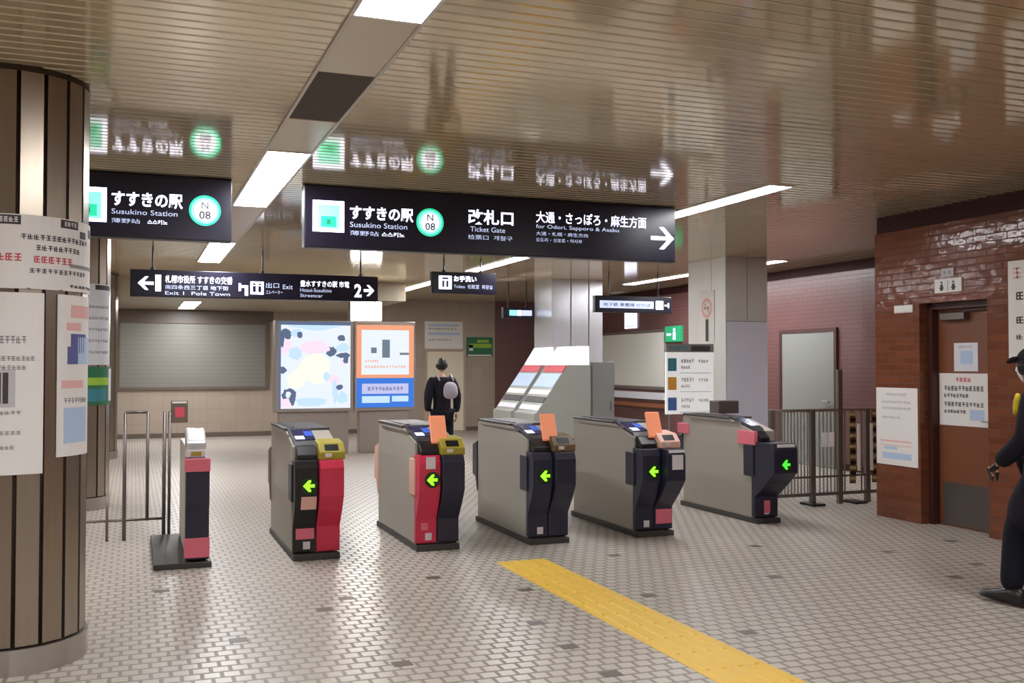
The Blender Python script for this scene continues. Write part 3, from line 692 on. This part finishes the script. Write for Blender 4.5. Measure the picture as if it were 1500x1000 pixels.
wall_sheet(d, 7.66, .97, .61, .50, 'door_notice', 'larger white notice with a red heading on the brown door', 'paper', [
    ('ink_red', scribble([(.34, .66, .84, .92, 4)], 13), 'heading'),
    ('ink', scribble([(.1, .9, .67, .76, 11), (.1, .6, .54, .61, 8), (.1, .9, .37, .45, 11), (.1, .55, .24, .30, 7)], 14), 'lettering'), ('ink_lblue', [(.62, .9, .12, .32)], 'blue_patch')])

# ------------------------------------------------------------------ square pillar, guide sign, silver column
pl = thing('square_pillar', (8.25, 12.6, 0), 'square grey clad pillar with a round red warning sign', 'pillar')
B((7.76, 8.44, 12.01, 13.0, 0, H+.004)).build('core', 'seam', pl)
B((7.75, 7.76, 12.0, 12.36, 0, H), (7.75, 7.76, 12.37, 13.0, 0, H)).build('side_cladding', 'pillar', pl)
B((7.765, 8.10, 12.0, 12.01, 2.17, H), (8.11, 8.44, 12.0, 12.01, 2.17, H)).build('upper_cladding', 'pillar', pl)
B((7.765, 8.44, 12.0, 12.01, .1, 2.16)).build('lower_cladding', 'pillar_b', pl)
B((7.74, 8.45, 11.99, 13.01, 0, .1)).build('skirting', 'steel_dark', pl)
ps = wall_sheet(7.75, 12.68, 1.86, .40, .76, 'warning_sign', 'tall white no-smoking sign with a red ring on the pillar', 'paper', [('ink', [(.42, .62, .04, .46)], 'lettering_column')], 'sign', .008)
MB().ring((7.742, 12.48, 2.37), UY, ZU, .10, .145, 28, .002).build('red_ring', 'ink_pink', ps)
c = math.cos(PI/4); MB().poly((7.742, 12.48, 2.37), UY, ZU, [(-.09,.07),(-.07,.09),(.09,-.07),(.07,-.09)], .003).build('red_bar', 'ink_pink', ps)
MB().flat((7.742, 12.48, 2.37), UY, ZU, [(-.07, .07, -.015, .015)], .0015).build('cigarette', 'ink_grey', ps)

gs = thing('guide_sign_stand', (6.94, 11.63, 0), 'white line guide sign with teal, amber and blue icons before the pillar', 'sign stand')
B((6.58, 7.30, 11.6, 11.65, .90, 1.72)).build('board', 'board_lit', gs, bevel=.004)
B((6.58, 7.30, 11.595, 11.655, 1.72, 1.83)).build('header', 'seam', gs, bevel=.004)
MB().flat((6.95, 11.594, 1.735), XF, ZU, [(0, .29, 0, .07)]).build('header_panel', 'ink', gs)
text('路線図案内', (6.62, 11.593, 1.75), XF, ZU, .28, .05, gs, 'ink_teal', .02)
for i, (m, z) in enumerate((('ink_teal', 1.47), ('ink_amber', 1.22), ('ink_cobalt', .95))):
    MB().flat((6.60, 11.599, z), XF, ZU, [(.0, .13, 0, .17)]).build('line_icon', m, gs)
    MB().flat((6.60, 11.599, z), XF, ZU, [(q[0], q[1], q[2], q[3]) for q in scribble([(.2, .40, .11, .16, 5), (.2, .34, .03, .07, 4), (.46, .62, .11, .15, 4)], 20+i)]).build('line_lettering', 'ink_pale' if i else 'ink_grey', gs)
    MB().flat((6.60, 11.599, z), XF, ZU, [(.18, .66, -.03, -.022)]).build('line_rule', 'ink_lblue', gs)
for x in (6.64, 7.24): MB().cyl((x, 11.625, .02), (x, 11.625, .92), .016, 12).build('leg', 'steel', gs)
B((6.58, 6.70, 11.45, 11.80, 0, .02)).build('foot', 'steel_dark', gs); B((7.18, 7.30, 11.45, 11.80, 0, .02)).build('foot', 'steel_dark', gs)

sc = thing('silver_column', (7.37, 16.6, 0), 'silver clad column rising behind the two fare machines', 'pillar')
B((6.91, 7.86, 16.21, 17.0, 0, H+.004)).build('core', 'seam', sc)
for x0, x1 in ((6.90, 7.25), (7.27, 7.60), (7.62, 7.87)): B((x0, x1, 16.19, 16.21, 0, H)).build('cladding_panel', 'silver', sc, bevel=.006)
B((6.89, 6.91, 16.19, 17.0, 0, H), (7.86, 7.88, 16.19, 17.0, 0, H)).build('side_cladding', 'silver', sc)

def fare_machine(y0, y1, xmax, label):
    t = thing('fare_machine', (6.5, (y0+y1)/2, 0), label, 'ticket machine', 'fare adjustment machines')
    MB().prism([(6.05, 0), (xmax, 0), (xmax, 1.55), (6.64, 1.55), (6.10, .78), (6.05, .76)], 'y', y0, y1).build('body', 'machine', t, bevel=.008)
    MB().prism([(6.64, 1.55), (xmax-.02, 1.55), (xmax-.02, 1.86), (6.84, 1.86)], 'y', y0+.01, y1-.01).build('header', 'header', t, bevel=.006)
    def sl(a, b, o=.012):
        f = lambda s: (6.10+.54*s, .78+.77*s); n = (-.82*o, .574*o)
        p, q = f(a), f(b); return [p, q, (q[0]+n[0], q[1]+n[1]), (p[0]+n[0], p[1]+n[1])]
    for nm, a, b, m in (('red_band', .84, .99, 'ink_red'), ('screen', .52, .80, 'ink_lblue'), ('ledge', .36, .46, 'paper'), ('card_slot', .2, .32, 'ink'), ('coin_tray', .04, .14, 'paper_cool')):
        MB().prism(sl(a, b), 'y', y0-.004, y1-.06).build(nm, m, t)
    return t
fare_machine(16.0, 16.9, 6.87, 'left sloping grey fare machine with a red band by the red wall')
fare_machine(14.95, 15.85, 7.06, 'right sloping grey fare machine with a red band before the silver column')
gc = thing('grey_cabinet', (7.3, 15.3, 0), 'plain grey cabinet to the right of the fare machines', 'cabinet')
B((7.08, 7.52, 15.0, 15.8, .06, 1.6)).build('body', 'machine_d', gc, bevel=.008)
B((7.1, 7.5, 15.03, 15.78, 0, .06)).build('plinth', 'kick', gc)
B((7.11, 7.49, 14.985, 15.0, .12, 1.55)).build('door', 'machine_d', gc, bevel=.004)
B((7.44, 7.46, 14.965, 14.985, .8, .95)).build('handle', 'steel', gc)

# board, strip and ledge on the deep red wall
wb = thing('notice_board', (XR, 18.95, 1.0), 'large blank white board on the red wall beyond the fare machines', 'board')
B((XR-.03, XR-.006, 17.3, 21.2, 1.12, 2.2)).build('board', 'board', wb)
B((XR-.04, XR, 17.24, 17.3, 1.06, 2.26), (XR-.04, XR, 21.2, 21.26, 1.06, 2.26), (XR-.04, XR, 17.3, 21.2, 2.2, 2.26), (XR-.04, XR, 17.3, 21.2, 1.06, 1.12)).build('frame', 'steel', wb)
o = MB().box(XR-.06, XR, 17.3, 20.4, .86, 1.0); o.origin = (XR, 18.8, .86)
tag(o.build('wall_rail', 'paper_cool'), 'white horizontal rail on the red wall under the white board', 'rail')
o = MB().box(XR-.10, XR, 17.3, 20.4, .70, .78); o.origin = (XR, 18.8, .70)
tag(o.build('wall_ledge', 'wood'), 'brown wooden ledge on the red wall under the white rail', 'ledge')
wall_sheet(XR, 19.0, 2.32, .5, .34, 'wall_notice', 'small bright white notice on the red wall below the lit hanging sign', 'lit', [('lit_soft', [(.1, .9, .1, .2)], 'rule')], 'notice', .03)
es = wall_sheet(XR, 17.24, 2.0, .6, .3, 'exit_sign', 'small green emergency exit sign left of the pillar', 'exit_green', [('lit_soft', [(.5, .68, .12, .62), (.52, .66, .66, .86), (.1, .4, .4, .55)], 'pictogram')], 'sign', .05)

# ------------------------------------------------------------------ back wall notices
def back_sheet(x, z, w, h, name, label, paper, marks, cat='notice', t=.01):
    y = YB; mb = MB().box(x, x+w, y-t, y, z, z+h); mb.origin = (x+w/2, y, z)
    o = tag(mb.build(name, paper), label, cat)
    for m, rects, nm in marks: MB().flat((x, y-t, z), XF, ZU, [(a*w, b*w, c*h, e*h) for a, b, c, e in rects], .0015).build(nm, m, o)
    return o
back_sheet(6.36, 1.93, .93, .64, 'wall_notice', 'white notice with blue bands on the back wall above the far person', 'paper', [('ink_lblue', [(.08, .92, .5, .6), (.08, .9, .82, .9)], 'blue_band'), ('ink_grey', scribble([(.1, .85, .68, .76, 9), (.1, .7, .3, .36, 8)], 31), 'lettering')])
back_sheet(7.38, 1.75, .66, .46, 'wall_notice', 'green and yellow notice on the back wall right of the far person', 'ink_green', [('ink_lime', [(.1, .95, .45, .66), (.4, .85, .72, .86)], 'yellow_band'), ('paper_cool', [(.05, .95, .03, .1), (.1, .25, .3, .6)], 'white_band')])

# ------------------------------------------------------------------ lit signage
sg = thing('digital_signage', (2.95, 17.6, 0), 'tall bright white and blue digital screen behind the gates', 'digital signage')
SYg = 17.4
B((2.27, 3.63, SYg, SYg+.3, .74, 2.32)).build('case', 'cab', sg, bevel=.01)
B((2.35, 3.55, SYg+.05, SYg+.28, 0, .74)).build('stand', 'cab', sg, bevel=.01)
scn = B((2.33, 3.57, SYg-.004, SYg+.002, .80, 2.30)).build('screen', 'screen', sg)
rnd = random.Random(5)
def patch(parent, m, pts, nm, y): MB().poly((2.33, y, .80), XF, ZU, pts, .0015).build(nm, m, parent)
def blob(cx, cz, rx, rz, n=14, sd=0):
    r = random.Random(sd); return [(cx+rx*math.cos(2*PI*i/n)*(.75+.4*r.random()), cz+rz*math.sin(2*PI*i/n)*(.75+.4*r.random())) for i in range(n)]
for i, (cx, cz, rx, rz, m) in enumerate([(.12,1.28,.10,.10,'scr_navy'), (.3,1.3,.10,.08,'scr_blue'), (.62,1.42,.42,.07,'scr_blue'), (1.08,1.22,.07,.06,'scr_navy'), (1.12,.92,.13,.05,'scr_navy'),
        (1.12,.80,.06,.08,'scr_pink'), (.07,.66,.07,.06,'scr_navy'), (.18,.24,.13,.12,'scr_navy'), (.17,.24,.06,.06,'screen'), (.14,.10,.14,.08,'scr_pink'), (.12,1.08,.10,.14,'scr_pink'), (.62,.68,.26,.3,'scr_yel'),
        (.82,.55,.07,.08,'scr_blue'), (.55,.12,.3,.08,'scr_blue'), (1.1,.18,.10,.11,'scr_blue'), (1.1,1.05,.12,.08,'scr_blue'), (.28,.95,.12,.12,'scr_blue'), (.05,1.20,.05,.16,'scr_navy'), (.36,1.27,.05,.06,'scr_navy'), (.95,.50,.10,.10,'scr_pink'), (.90,.98,.09,.09,'scr_navy'), (1.16,.86,.05,.10,'scr_navy'), (.97,.30,.05,.22,'scr_blue'), (.3,.5,.16,.18,'scr_yel'), (.62,1.05,.25,.12,'scr_pink'), (1.05,.36,.06,.05,'scr_navy'), (.24,.16,.05,.10,'scr_navy')]):
    patch(scn, m, blob(cx, cz, rx, rz, 16, i), 'picture_shape', SYg-.004-.0004*(i+1))
B((2.33, 3.57, SYg-.010, SYg-.004, 2.24, 2.30), (2.33, 2.37, SYg-.010, SYg-.004, .8, 2.3)).build('screen_bezel', 'scr_navy', sg)
lp = thing('lightbox_poster', (4.17, 17.6, 0), 'lit poster with orange border and blue lower panel beside the digital screen', 'lightbox')
B((3.645, 4.75, SYg+.02, SYg+.3, .74, 2.32)).build('case', 'cab', lp, bevel=.01)
B((3.75, 4.65, SYg+.06, SYg+.28, 0, .74)).build('stand', 'cab', lp, bevel=.01)
po = B((3.68, 4.72, SYg+.012, SYg+.021, .80, 2.26)).build('poster', 'scr_orange', lp)
Q = (3.68, SYg+.012, .80)
MB().flat(Q, XF, ZU, [(.09, .95, .58, 1.37)]).build('white_field', 'screen', po)
MB().flat(Q, XF, ZU, [(0, 1.04, 0, .52)]).build('blue_field', 'scr_cobalt', po)
MB().flat((Q[0], Q[1]-.002, Q[2]), XF, ZU, [(.46, .60, .88, 1.2), (.26, .36, .96, 1.06), (.78, .95, .93, .97)]).build('figure', 'scr_grey', po)
MB().flat((Q[0], Q[1]-.002, Q[2]), XF, ZU, scribble([(.15, .4, .80, .84, 6), (.15, .9, .7, .74, 14)], 41)).build('lettering', 'scr_orange', po)
MB().flat((Q[0], Q[1]-.002, Q[2]), XF, ZU, [(.1, .94, .24, .42)]).build('lilac_band', 'scr_lil', po)
MB().flat((Q[0], Q[1]-.002, Q[2]), XF, ZU, [(.1, .6, .08, .2), (.64, .94, .1, .2)]).build('pale_band', 'scr_blue', po)
MB().flat((Q[0], Q[1]-.004, Q[2]), XF, ZU, scribble([(.2, .85, .3, .36, 10)], 42)).build('band_lettering', 'scr_navy', po)

lb = thing('lightbox_sign', (3.86, 17.6, 2.34), 'glowing blank white light box on top of the orange bordered poster', 'lightbox')
B((3.57, 4.14, SYg+.03, SYg+.25, 2.325, 2.68)).build('case', 'cab', lb, bevel=.006)
B((3.585, 4.125, SYg+.022, SYg+.031, 2.34, 2.665)).build('lit_face', 'glow', lb)

# ================================================================== people
def skin_verts(nodes_, edges, sub=2):
    names = list(nodes_); me = bpy.data.meshes.new('sk')
    me.from_pydata([nodes_[n][0] for n in names], [(names.index(a), names.index(b)) for a, b in edges], [])
    ob = bpy.data.objects.new('sk', me); COL.objects.link(ob)
    md = ob.modifiers.new('s', 'SKIN'); md.use_smooth_shade = True; md.branch_smoothing = .6
    sv = me.skin_vertices[0].data
    for i, n in enumerate(names):
        r = nodes_[n][1]; sv[i].radius = r if isinstance(r, tuple) else (r, r); sv[i].use_root = (i == 0)
    ss = ob.modifiers.new('u', 'SUBSURF'); ss.levels = sub; ss.render_levels = sub
    bpy.context.view_layer.update()
    m2 = bpy.data.meshes.new_from_object(ob.evaluated_get(bpy.context.evaluated_depsgraph_get()))
    vs = [v.co.copy() for v in m2.vertices]; fs = [tuple(p.vertices) for p in m2.polygons]
    bpy.data.objects.remove(ob); bpy.data.meshes.remove(me); bpy.data.meshes.remove(m2)
    return vs, fs
def head_verts(c, fwd=(0,1,0), sz=1.0, nu=28, nv=20):
    """head centred at c with nose, brows, chin and ears, looking along fwd"""
    c, f = Vector(c), Vector(fwd).normalized(); up = Vector((0,0,1)); r = f.cross(up).normalized()
    vs, fs = [], []
    for j in range(nv+1):
        th = PI*j/nv
        for i in range(nu):
            ph = 2*PI*i/nu
            x, y, z = math.sin(th)*math.cos(ph), math.sin(th)*math.sin(ph), math.cos(th)   # y forward
            rx, ry, rz = .073, .093, .112
            px, py, pz = x*rx, y*ry, z*rz
            if z < -.1: px *= 1-.32*(-z-.1)**1.1; py *= 1-.10*(-z-.1) if y > 0 else 1-.45*(-z-.1)
            if y > .3:
                g = lambda a, b, s, t: math.exp(-((px-a)/s)**2-((pz-b)/t)**2)
                py += .024*g(0, -.018, .013, .016)+.012*g(0, .008, .010, .02)       # nose
                py -= .010*g(.030, .012, .014, .010)+.010*g(-.030, .012, .014, .010)  # eye sockets
                py += .005*g(.030, .030, .022, .007)+.005*g(-.030, .030, .022, .007)
                py += .007*g(0, -.052, .020, .008)+.008*g(0, -.090, .018, .014)       # lips, chin
            if abs(x) > .86 and abs(pz+.005) < .032 and y < .25: px += math.copysign(.014, px)  # ears
            vs.append(c+(r*px+f*py+up*pz)*sz)
    for j in range(nv):
        for i in range(nu):
            k = (i+1) % nu; fs.append((j*nu+i, (j+1)*nu+i, (j+1)*nu+k, j*nu+k))
    return vs, fs
def hand_verts(wrist, d, n, side, s=1.0, curl=.5):
    """palm and five separate curled fingers; d = pointing direction, n = back-of-hand normal"""
    w, d, n = Vector(wrist), Vector(d).normalized(), Vector(n).normalized(); a = d.cross(n).normalized()*side
    out = [skin_verts({'w': (tuple(w), .024*s), 'p': (tuple(w+d*.045*s), (.026*s, .018*s)), 'k': (tuple(w+d*.085*s), (.034*s, .016*s))}, [('w','p'), ('p','k')], 1)]
    for off, l in ((-.030, .066), (-.010, .078), (.010, .072), (.029, .056)):
        p0 = w+d*.082*s+a*off*s; pts = [p0]; ang = 0
        for q in (.45, .32, .23):
            ang += curl*.75; pts.append(pts[-1]+(d*math.cos(ang)-n*math.sin(ang))*l*q*s)
        out.append(skin_verts({str(i): (tuple(p), (.0092-.0011*i)*s) for i, p in enumerate(pts)}, [(str(i), str(i+1)) for i in range(3)], 1))
    p0 = w+d*.03*s-a*.026*s
    pts = [p0, p0+(d*.7-a*.7)*.034*s, p0+(d*.95-a*.5-n*.3)*.056*s, p0+(d*1.15-a*.3-n*.6)*.066*s]
    out.append(skin_verts({str(i): (tuple(p), (.0115-.0012*i)*s) for i, p in enumerate(pts)}, [(str(i), str(i+1)) for i in range(3)], 1))
    return out
def addall(mb, lst):
    for v, f in lst: mb.add(v, f)
    return mb

def shoe(mb, heel, toe, w=.045, h=.075):
    h0, t0 = Vector(heel), Vector(toe); d = (t0-h0); L = d.length; d.normalize(); s = d.cross(Vector((0,0,1))).normalized(); up = s.cross(d)
    ring = []; n = 12
    for q, ww, hh in ((0, .6, .75), (.06, .8, 1.0), (.28, .82, 1.05), (.5, .92, .78), (.75, 1.08, .55), (.93, .8, .42), (1.0, .35, .25)):
        ring.append([h0+d*(L*q)+s*(w*ww*math.cos(2*PI*i/n))+up*(max(0, h*hh*(.5+.5*math.sin(2*PI*i/n)))) for i in range(n)])
    vs = [p for r in ring for p in r]; fs = [tuple(range(n)), tuple(range((len(ring)-1)*n, len(ring)*n))[::-1]]
    for j in range(len(ring)-1):
        for i in range(n): fs.append((j*n+i, j*n+(i+1) % n, (j+1)*n+(i+1) % n, (j+1)*n+i))
    return mb.add(vs, fs)

def hair_cap(c, fwd, sz, lo=-.045, grow=1.09):
    vs, fs = head_verts(c, fwd, sz*grow); c, f = Vector(c), Vector(fwd).normalized()
    keep = []
    for q in fs:
        m = sum((vs[i] for i in q), Vector())/len(q)-c
        fr = m.dot(f)
        if m.z > (.055 if fr > .045 else .02 if fr > .02 else lo)*sz: keep.append(q)
    return vs, keep

# ---- person walking away beyond the gates
def walker():
    X, Y = 4.22, 14.0
    t = thing('person', (X, Y, 0), 'person in a black jacket walking away beyond the gates, seen from behind', 'person')
    P = lambda x, y, z: (X+x, Y+y, z)
    nd = {'pel': (P(0,0,.86), (.12,.10)), 'wai': (P(0,0,1.0), (.115,.095)), 'che': (P(0,-.01,1.22), (.15,.11)), 'nb': (P(0,0,1.37), (.075,.065)), 'nk': (P(0,.01,1.44), .048),
          'sl': (P(-.165,0,1.34), .055), 'el': (P(-.22,-.04,1.08), .042), 'wl': (P(-.20,.06,.87), .03), 'sr': (P(.165,0,1.34), .055), 'er': (P(.22,-.05,1.08), .042), 'wr': (P(.21,-.03,.85), .03),
          'hl': (P(-.085,0,.82), .08), 'kl': (P(-.09,.14,.46), .058), 'al': (P(-.09,.16,.08), .04), 'hr': (P(.085,0,.82), .08), 'kr': (P(.09,-.02,.45), .058), 'ar': (P(.09,-.17,.11), .04)}
    ed = [('pel','wai'),('wai','che'),('che','nb'),('nb','nk'),('che','sl'),('sl','el'),('el','wl'),('che','sr'),('sr','er'),('er','wr'),('pel','hl'),('hl','kl'),('kl','al'),('pel','hr'),('hr','kr'),('kr','ar')]
    mb = MB(); mb.add(*skin_verts(nd, ed)); mb.add(*head_verts(P(0,.015,1.545), (0,1,0), .93))
    addall(mb, hand_verts(nd['wl'][0], (0,.25,-1), (-1,0,0), 1, .95)); addall(mb, hand_verts(nd['wr'][0], (0,-.05,-1), (1,0,0), -1, .95))
    mb.build('body', 'skin', t, smooth=True)
    ex = lambda n, k: (nd[n][0], tuple(v+k for v in nd[n][1]) if isinstance(nd[n][1], tuple) else nd[n][1]+k)
    jk = {n: ex(n, .028) for n in ('che','pel','wai','nb','sl','el','sr','er')}; jk['wl'] = ex('wl', .018); jk['wr'] = ex('wr', .018)
    jk['hem'] = (P(0,0,.78), (.165,.13))
    MB().add(*skin_verts(jk, [('che','wai'),('wai','pel'),('pel','hem'),('che','nb'),('che','sl'),('sl','el'),('el','wl'),('che','sr'),('sr','er'),('er','wr')])).build('jacket', 'jacket', t, smooth=True)
    tr = {n: ex(n, .022) for n in ('pel','hl','kl','hr','kr')}; tr['al'] = ex('al', .03); tr['ar'] = ex('ar', .03)
    MB().add(*skin_verts(tr, [('pel','hl'),('hl','kl'),('kl','al'),('pel','hr'),('hr','kr'),('kr','ar')])).build('trousers', 'trousers', t, smooth=True)
    for h, e in ((P(-.09,.09,.0), P(-.10,.36,.0)), (P(.09,-.24,.05), P(.10,.0,.0))): shoe(MB(), h, e, .045, .11).build('shoe', 'shoe', t, smooth=True)
    MB().add(*hair_cap(P(0,.015,1.545), (0,1,0), .93, -.07)).build('hair', 'hair', t, smooth=True)
    for s in (-1, 1): MB().add(*head_verts(P(.028*s,.098,1.556), (0,1,0), .1)).build('eye', 'eye', t, smooth=True)
    bg = thing('backpack', (X+.06, Y-.2, 1.02), 'grey backpack on the back of the far walking person', 'bag')
    vs, fs = skin_verts({'a': ((X+.06, Y-.225, 1.05), (.11,.07)), 'b': ((X+.06, Y-.235, 1.18), (.125,.08)), 'c': ((X+.06, Y-.205, 1.32), (.09,.05))}, [('a','b'), ('b','c')], 2)
    MB().add(vs, fs).build('pack', 'bag', bg, smooth=True)
    for x in (-.08, .13):
        MB().cyl((X+x, Y-.14, 1.33), (X+x, Y-.02, 1.41), .014, 8).cyl((X+x, Y-.02, 1.41), (X+x, Y+.11, 1.36), .014, 8).build('strap', 'bag', bg, smooth=True)
walker()

# ---- person in a dark coat cut off by the right edge, walking toward the gates
def guard():
    X, Y = 5.47, 4.72
    t = thing('person', (X, Y, 0), 'person in a dark coat, cap and white mask walking at the right edge', 'person')
    P = lambda x, y, z: (X+x, Y+y, z)
    nd = {'pel': (P(0,0,.90), (.125,.11)), 'wai': (P(0,.01,1.05), (.12,.10)), 'che': (P(0,.02,1.26), (.15,.12)), 'nb': (P(0,.05,1.40), (.075,.065)), 'nk': (P(0,.09,1.455), .05),
          'sl': (P(-.17,.01,1.37), .058), 'el': (P(-.225,.0,1.09), .045), 'wl': (P(-.235,.22,.91), .032), 'sr': (P(.17,.01,1.37), .058), 'er': (P(.225,-.08,1.10), .045), 'wr': (P(.22,-.02,.86), .032),
          'hl': (P(-.09,.02,.86), .085), 'kl': (P(-.12,.19,.49), .06), 'al': (P(-.15,.205,.08), .043), 'hr': (P(.09,0,.86), .085), 'kr': (P(.09,-.03,.48), .06), 'ar': (P(.09,-.22,.12), .043)}
    ed = [('pel','wai'),('wai','che'),('che','nb'),('nb','nk'),('che','sl'),('sl','el'),('el','wl'),('che','sr'),('sr','er'),('er','wr'),('pel','hl'),('hl','kl'),('kl','al'),('pel','hr'),('hr','kr'),('kr','ar')]
    hc = P(-.02, .15, 1.54)
    mb = MB(); mb.add(*skin_verts(nd, ed)); mb.add(*head_verts(hc, (0,1,-.05)))
    addall(mb, hand_verts(nd['wl'][0], (.1,.75,-.6), (-1,.0,.1), 1)); addall(mb, hand_verts(nd['wr'][0], (0,.2,-1), (1,0,0), -1))
    mb.build('body', 'skin', t, smooth=True)
    ex = lambda n, k: (nd[n][0], tuple(v+k for v in nd[n][1]) if isinstance(nd[n][1], tuple) else nd[n][1]+k)
    ct = {n: ex(n, .03) for n in ('che','wai','pel','nb','sl','el','sr','er')}; ct['wl'] = ex('wl', .022); ct['wr'] = ex('wr', .022)
    ct['hem'] = (P(-.04,.09,.64), (.19,.21)); ct['hem2'] = (P(-.05,.09,.45), (.20,.21))
    MB().add(*skin_verts(ct, [('che','wai'),('wai','pel'),('pel','hem'),('hem','hem2'),('che','nb'),('che','sl'),('sl','el'),('el','wl'),('che','sr'),('sr','er'),('er','wr')])).build('coat', 'coat', t, smooth=True)
    tr = {n: ex(n, .024) for n in ('pel','hl','kl','hr','kr')}; tr['al'] = ex('al', .034); tr['ar'] = ex('ar', .034)
    MB().add(*skin_verts(tr, [('pel','hl'),('hl','kl'),('kl','al'),('pel','hr'),('hr','kr'),('kr','ar')])).build('trousers', 'trousers', t, smooth=True)
    for h, e in ((P(-.15,.11,.0), P(-.18,.43,.02)), (P(.09,-.30,.07), P(.10,-.02,.0))): shoe(MB(), h, e, .05, .12).build('shoe', 'shoe', t, smooth=True)
    gl = MB(); addall(gl, hand_verts(nd['wl'][0], (.1,.75,-.6), (-1,.0,.1), 1, 1.08)); gl.build('glove', 'shoe', t, smooth=True)
    MB().add(*hair_cap(hc, (0,1,-.05), 1.0, -.05)).build('hair', 'hair', t, smooth=True)
    hb = MB(); vs, fs = hair_cap(hc, (0,1,-.05), 1.0, .03, 1.16); hb.add(vs, fs)
    hv = Vector(hc); pts = []
    for i in range(9):
        a = math.radians(20+140*i/8); pts.append((hv.x+.085*math.cos(a), hv.y+.085*math.sin(a)*1.0+.01)) 
    for i in range(9):
        a = math.radians(160-140*i/8); pts.append((hv.x+.088*math.cos(a), hv.y+.02+.155*math.sin(a)))
    n = len(pts); vv = [(x, y, hv.z+.058-.28*max(0, y-hv.y-.06)+k) for k in (-.006, .008) for x, y in pts]; hb.add(vv, [tuple(range(n))[::-1], tuple(range(n, 2*n))]+[(i, (i+1)%n, n+(i+1)%n, n+i) for i in range(n)]); hb.build('cap', 'coat', t, smooth=False)
    # mask over nose and mouth
    vs, fs = head_verts(hc, (0,1,-.05), 1.07); c = Vector(hc)
    keep = [q for q in fs if (lambda m: m.y > .02 and -.105 < m.z < -.005)(sum((vs[i] for i in q), Vector())/len(q)-c)]
    MB().add(vs, keep).build('face_mask', 'mask', t, smooth=True)
    for s in (-1, 1): MB().add(*head_verts((hc[0]+.030*s, hc[1]+.080, hc[2]+.008), (0,1,0), .12)).build('eye', 'eye', t, smooth=True)
    MB().add(*skin_verts({'a': (P(-.09,.185,1.37), (.035,.02)), 'b': (P(-.10,.20,1.30), (.038,.02)), 'c': (P(-.10,.20,1.22), (.035,.02))}, [('a','b'), ('b','c')], 1)).build('hi_vis_strip', 'hi_vis', t, smooth=True)
guard()

# ================================================================== world and view
w = bpy.data.worlds.new('world'); S.world = w; w.use_nodes = True
w.node_tree.nodes['Background'].inputs['Color'].default_value = (.02, .02, .02, 1)
S.view_settings.view_transform = 'Standard'; S.view_settings.look = 'None'
S.view_settings.exposure = 0.0; S.view_settings.gamma = 1.0; S.view_settings.use_curve_mapping = False
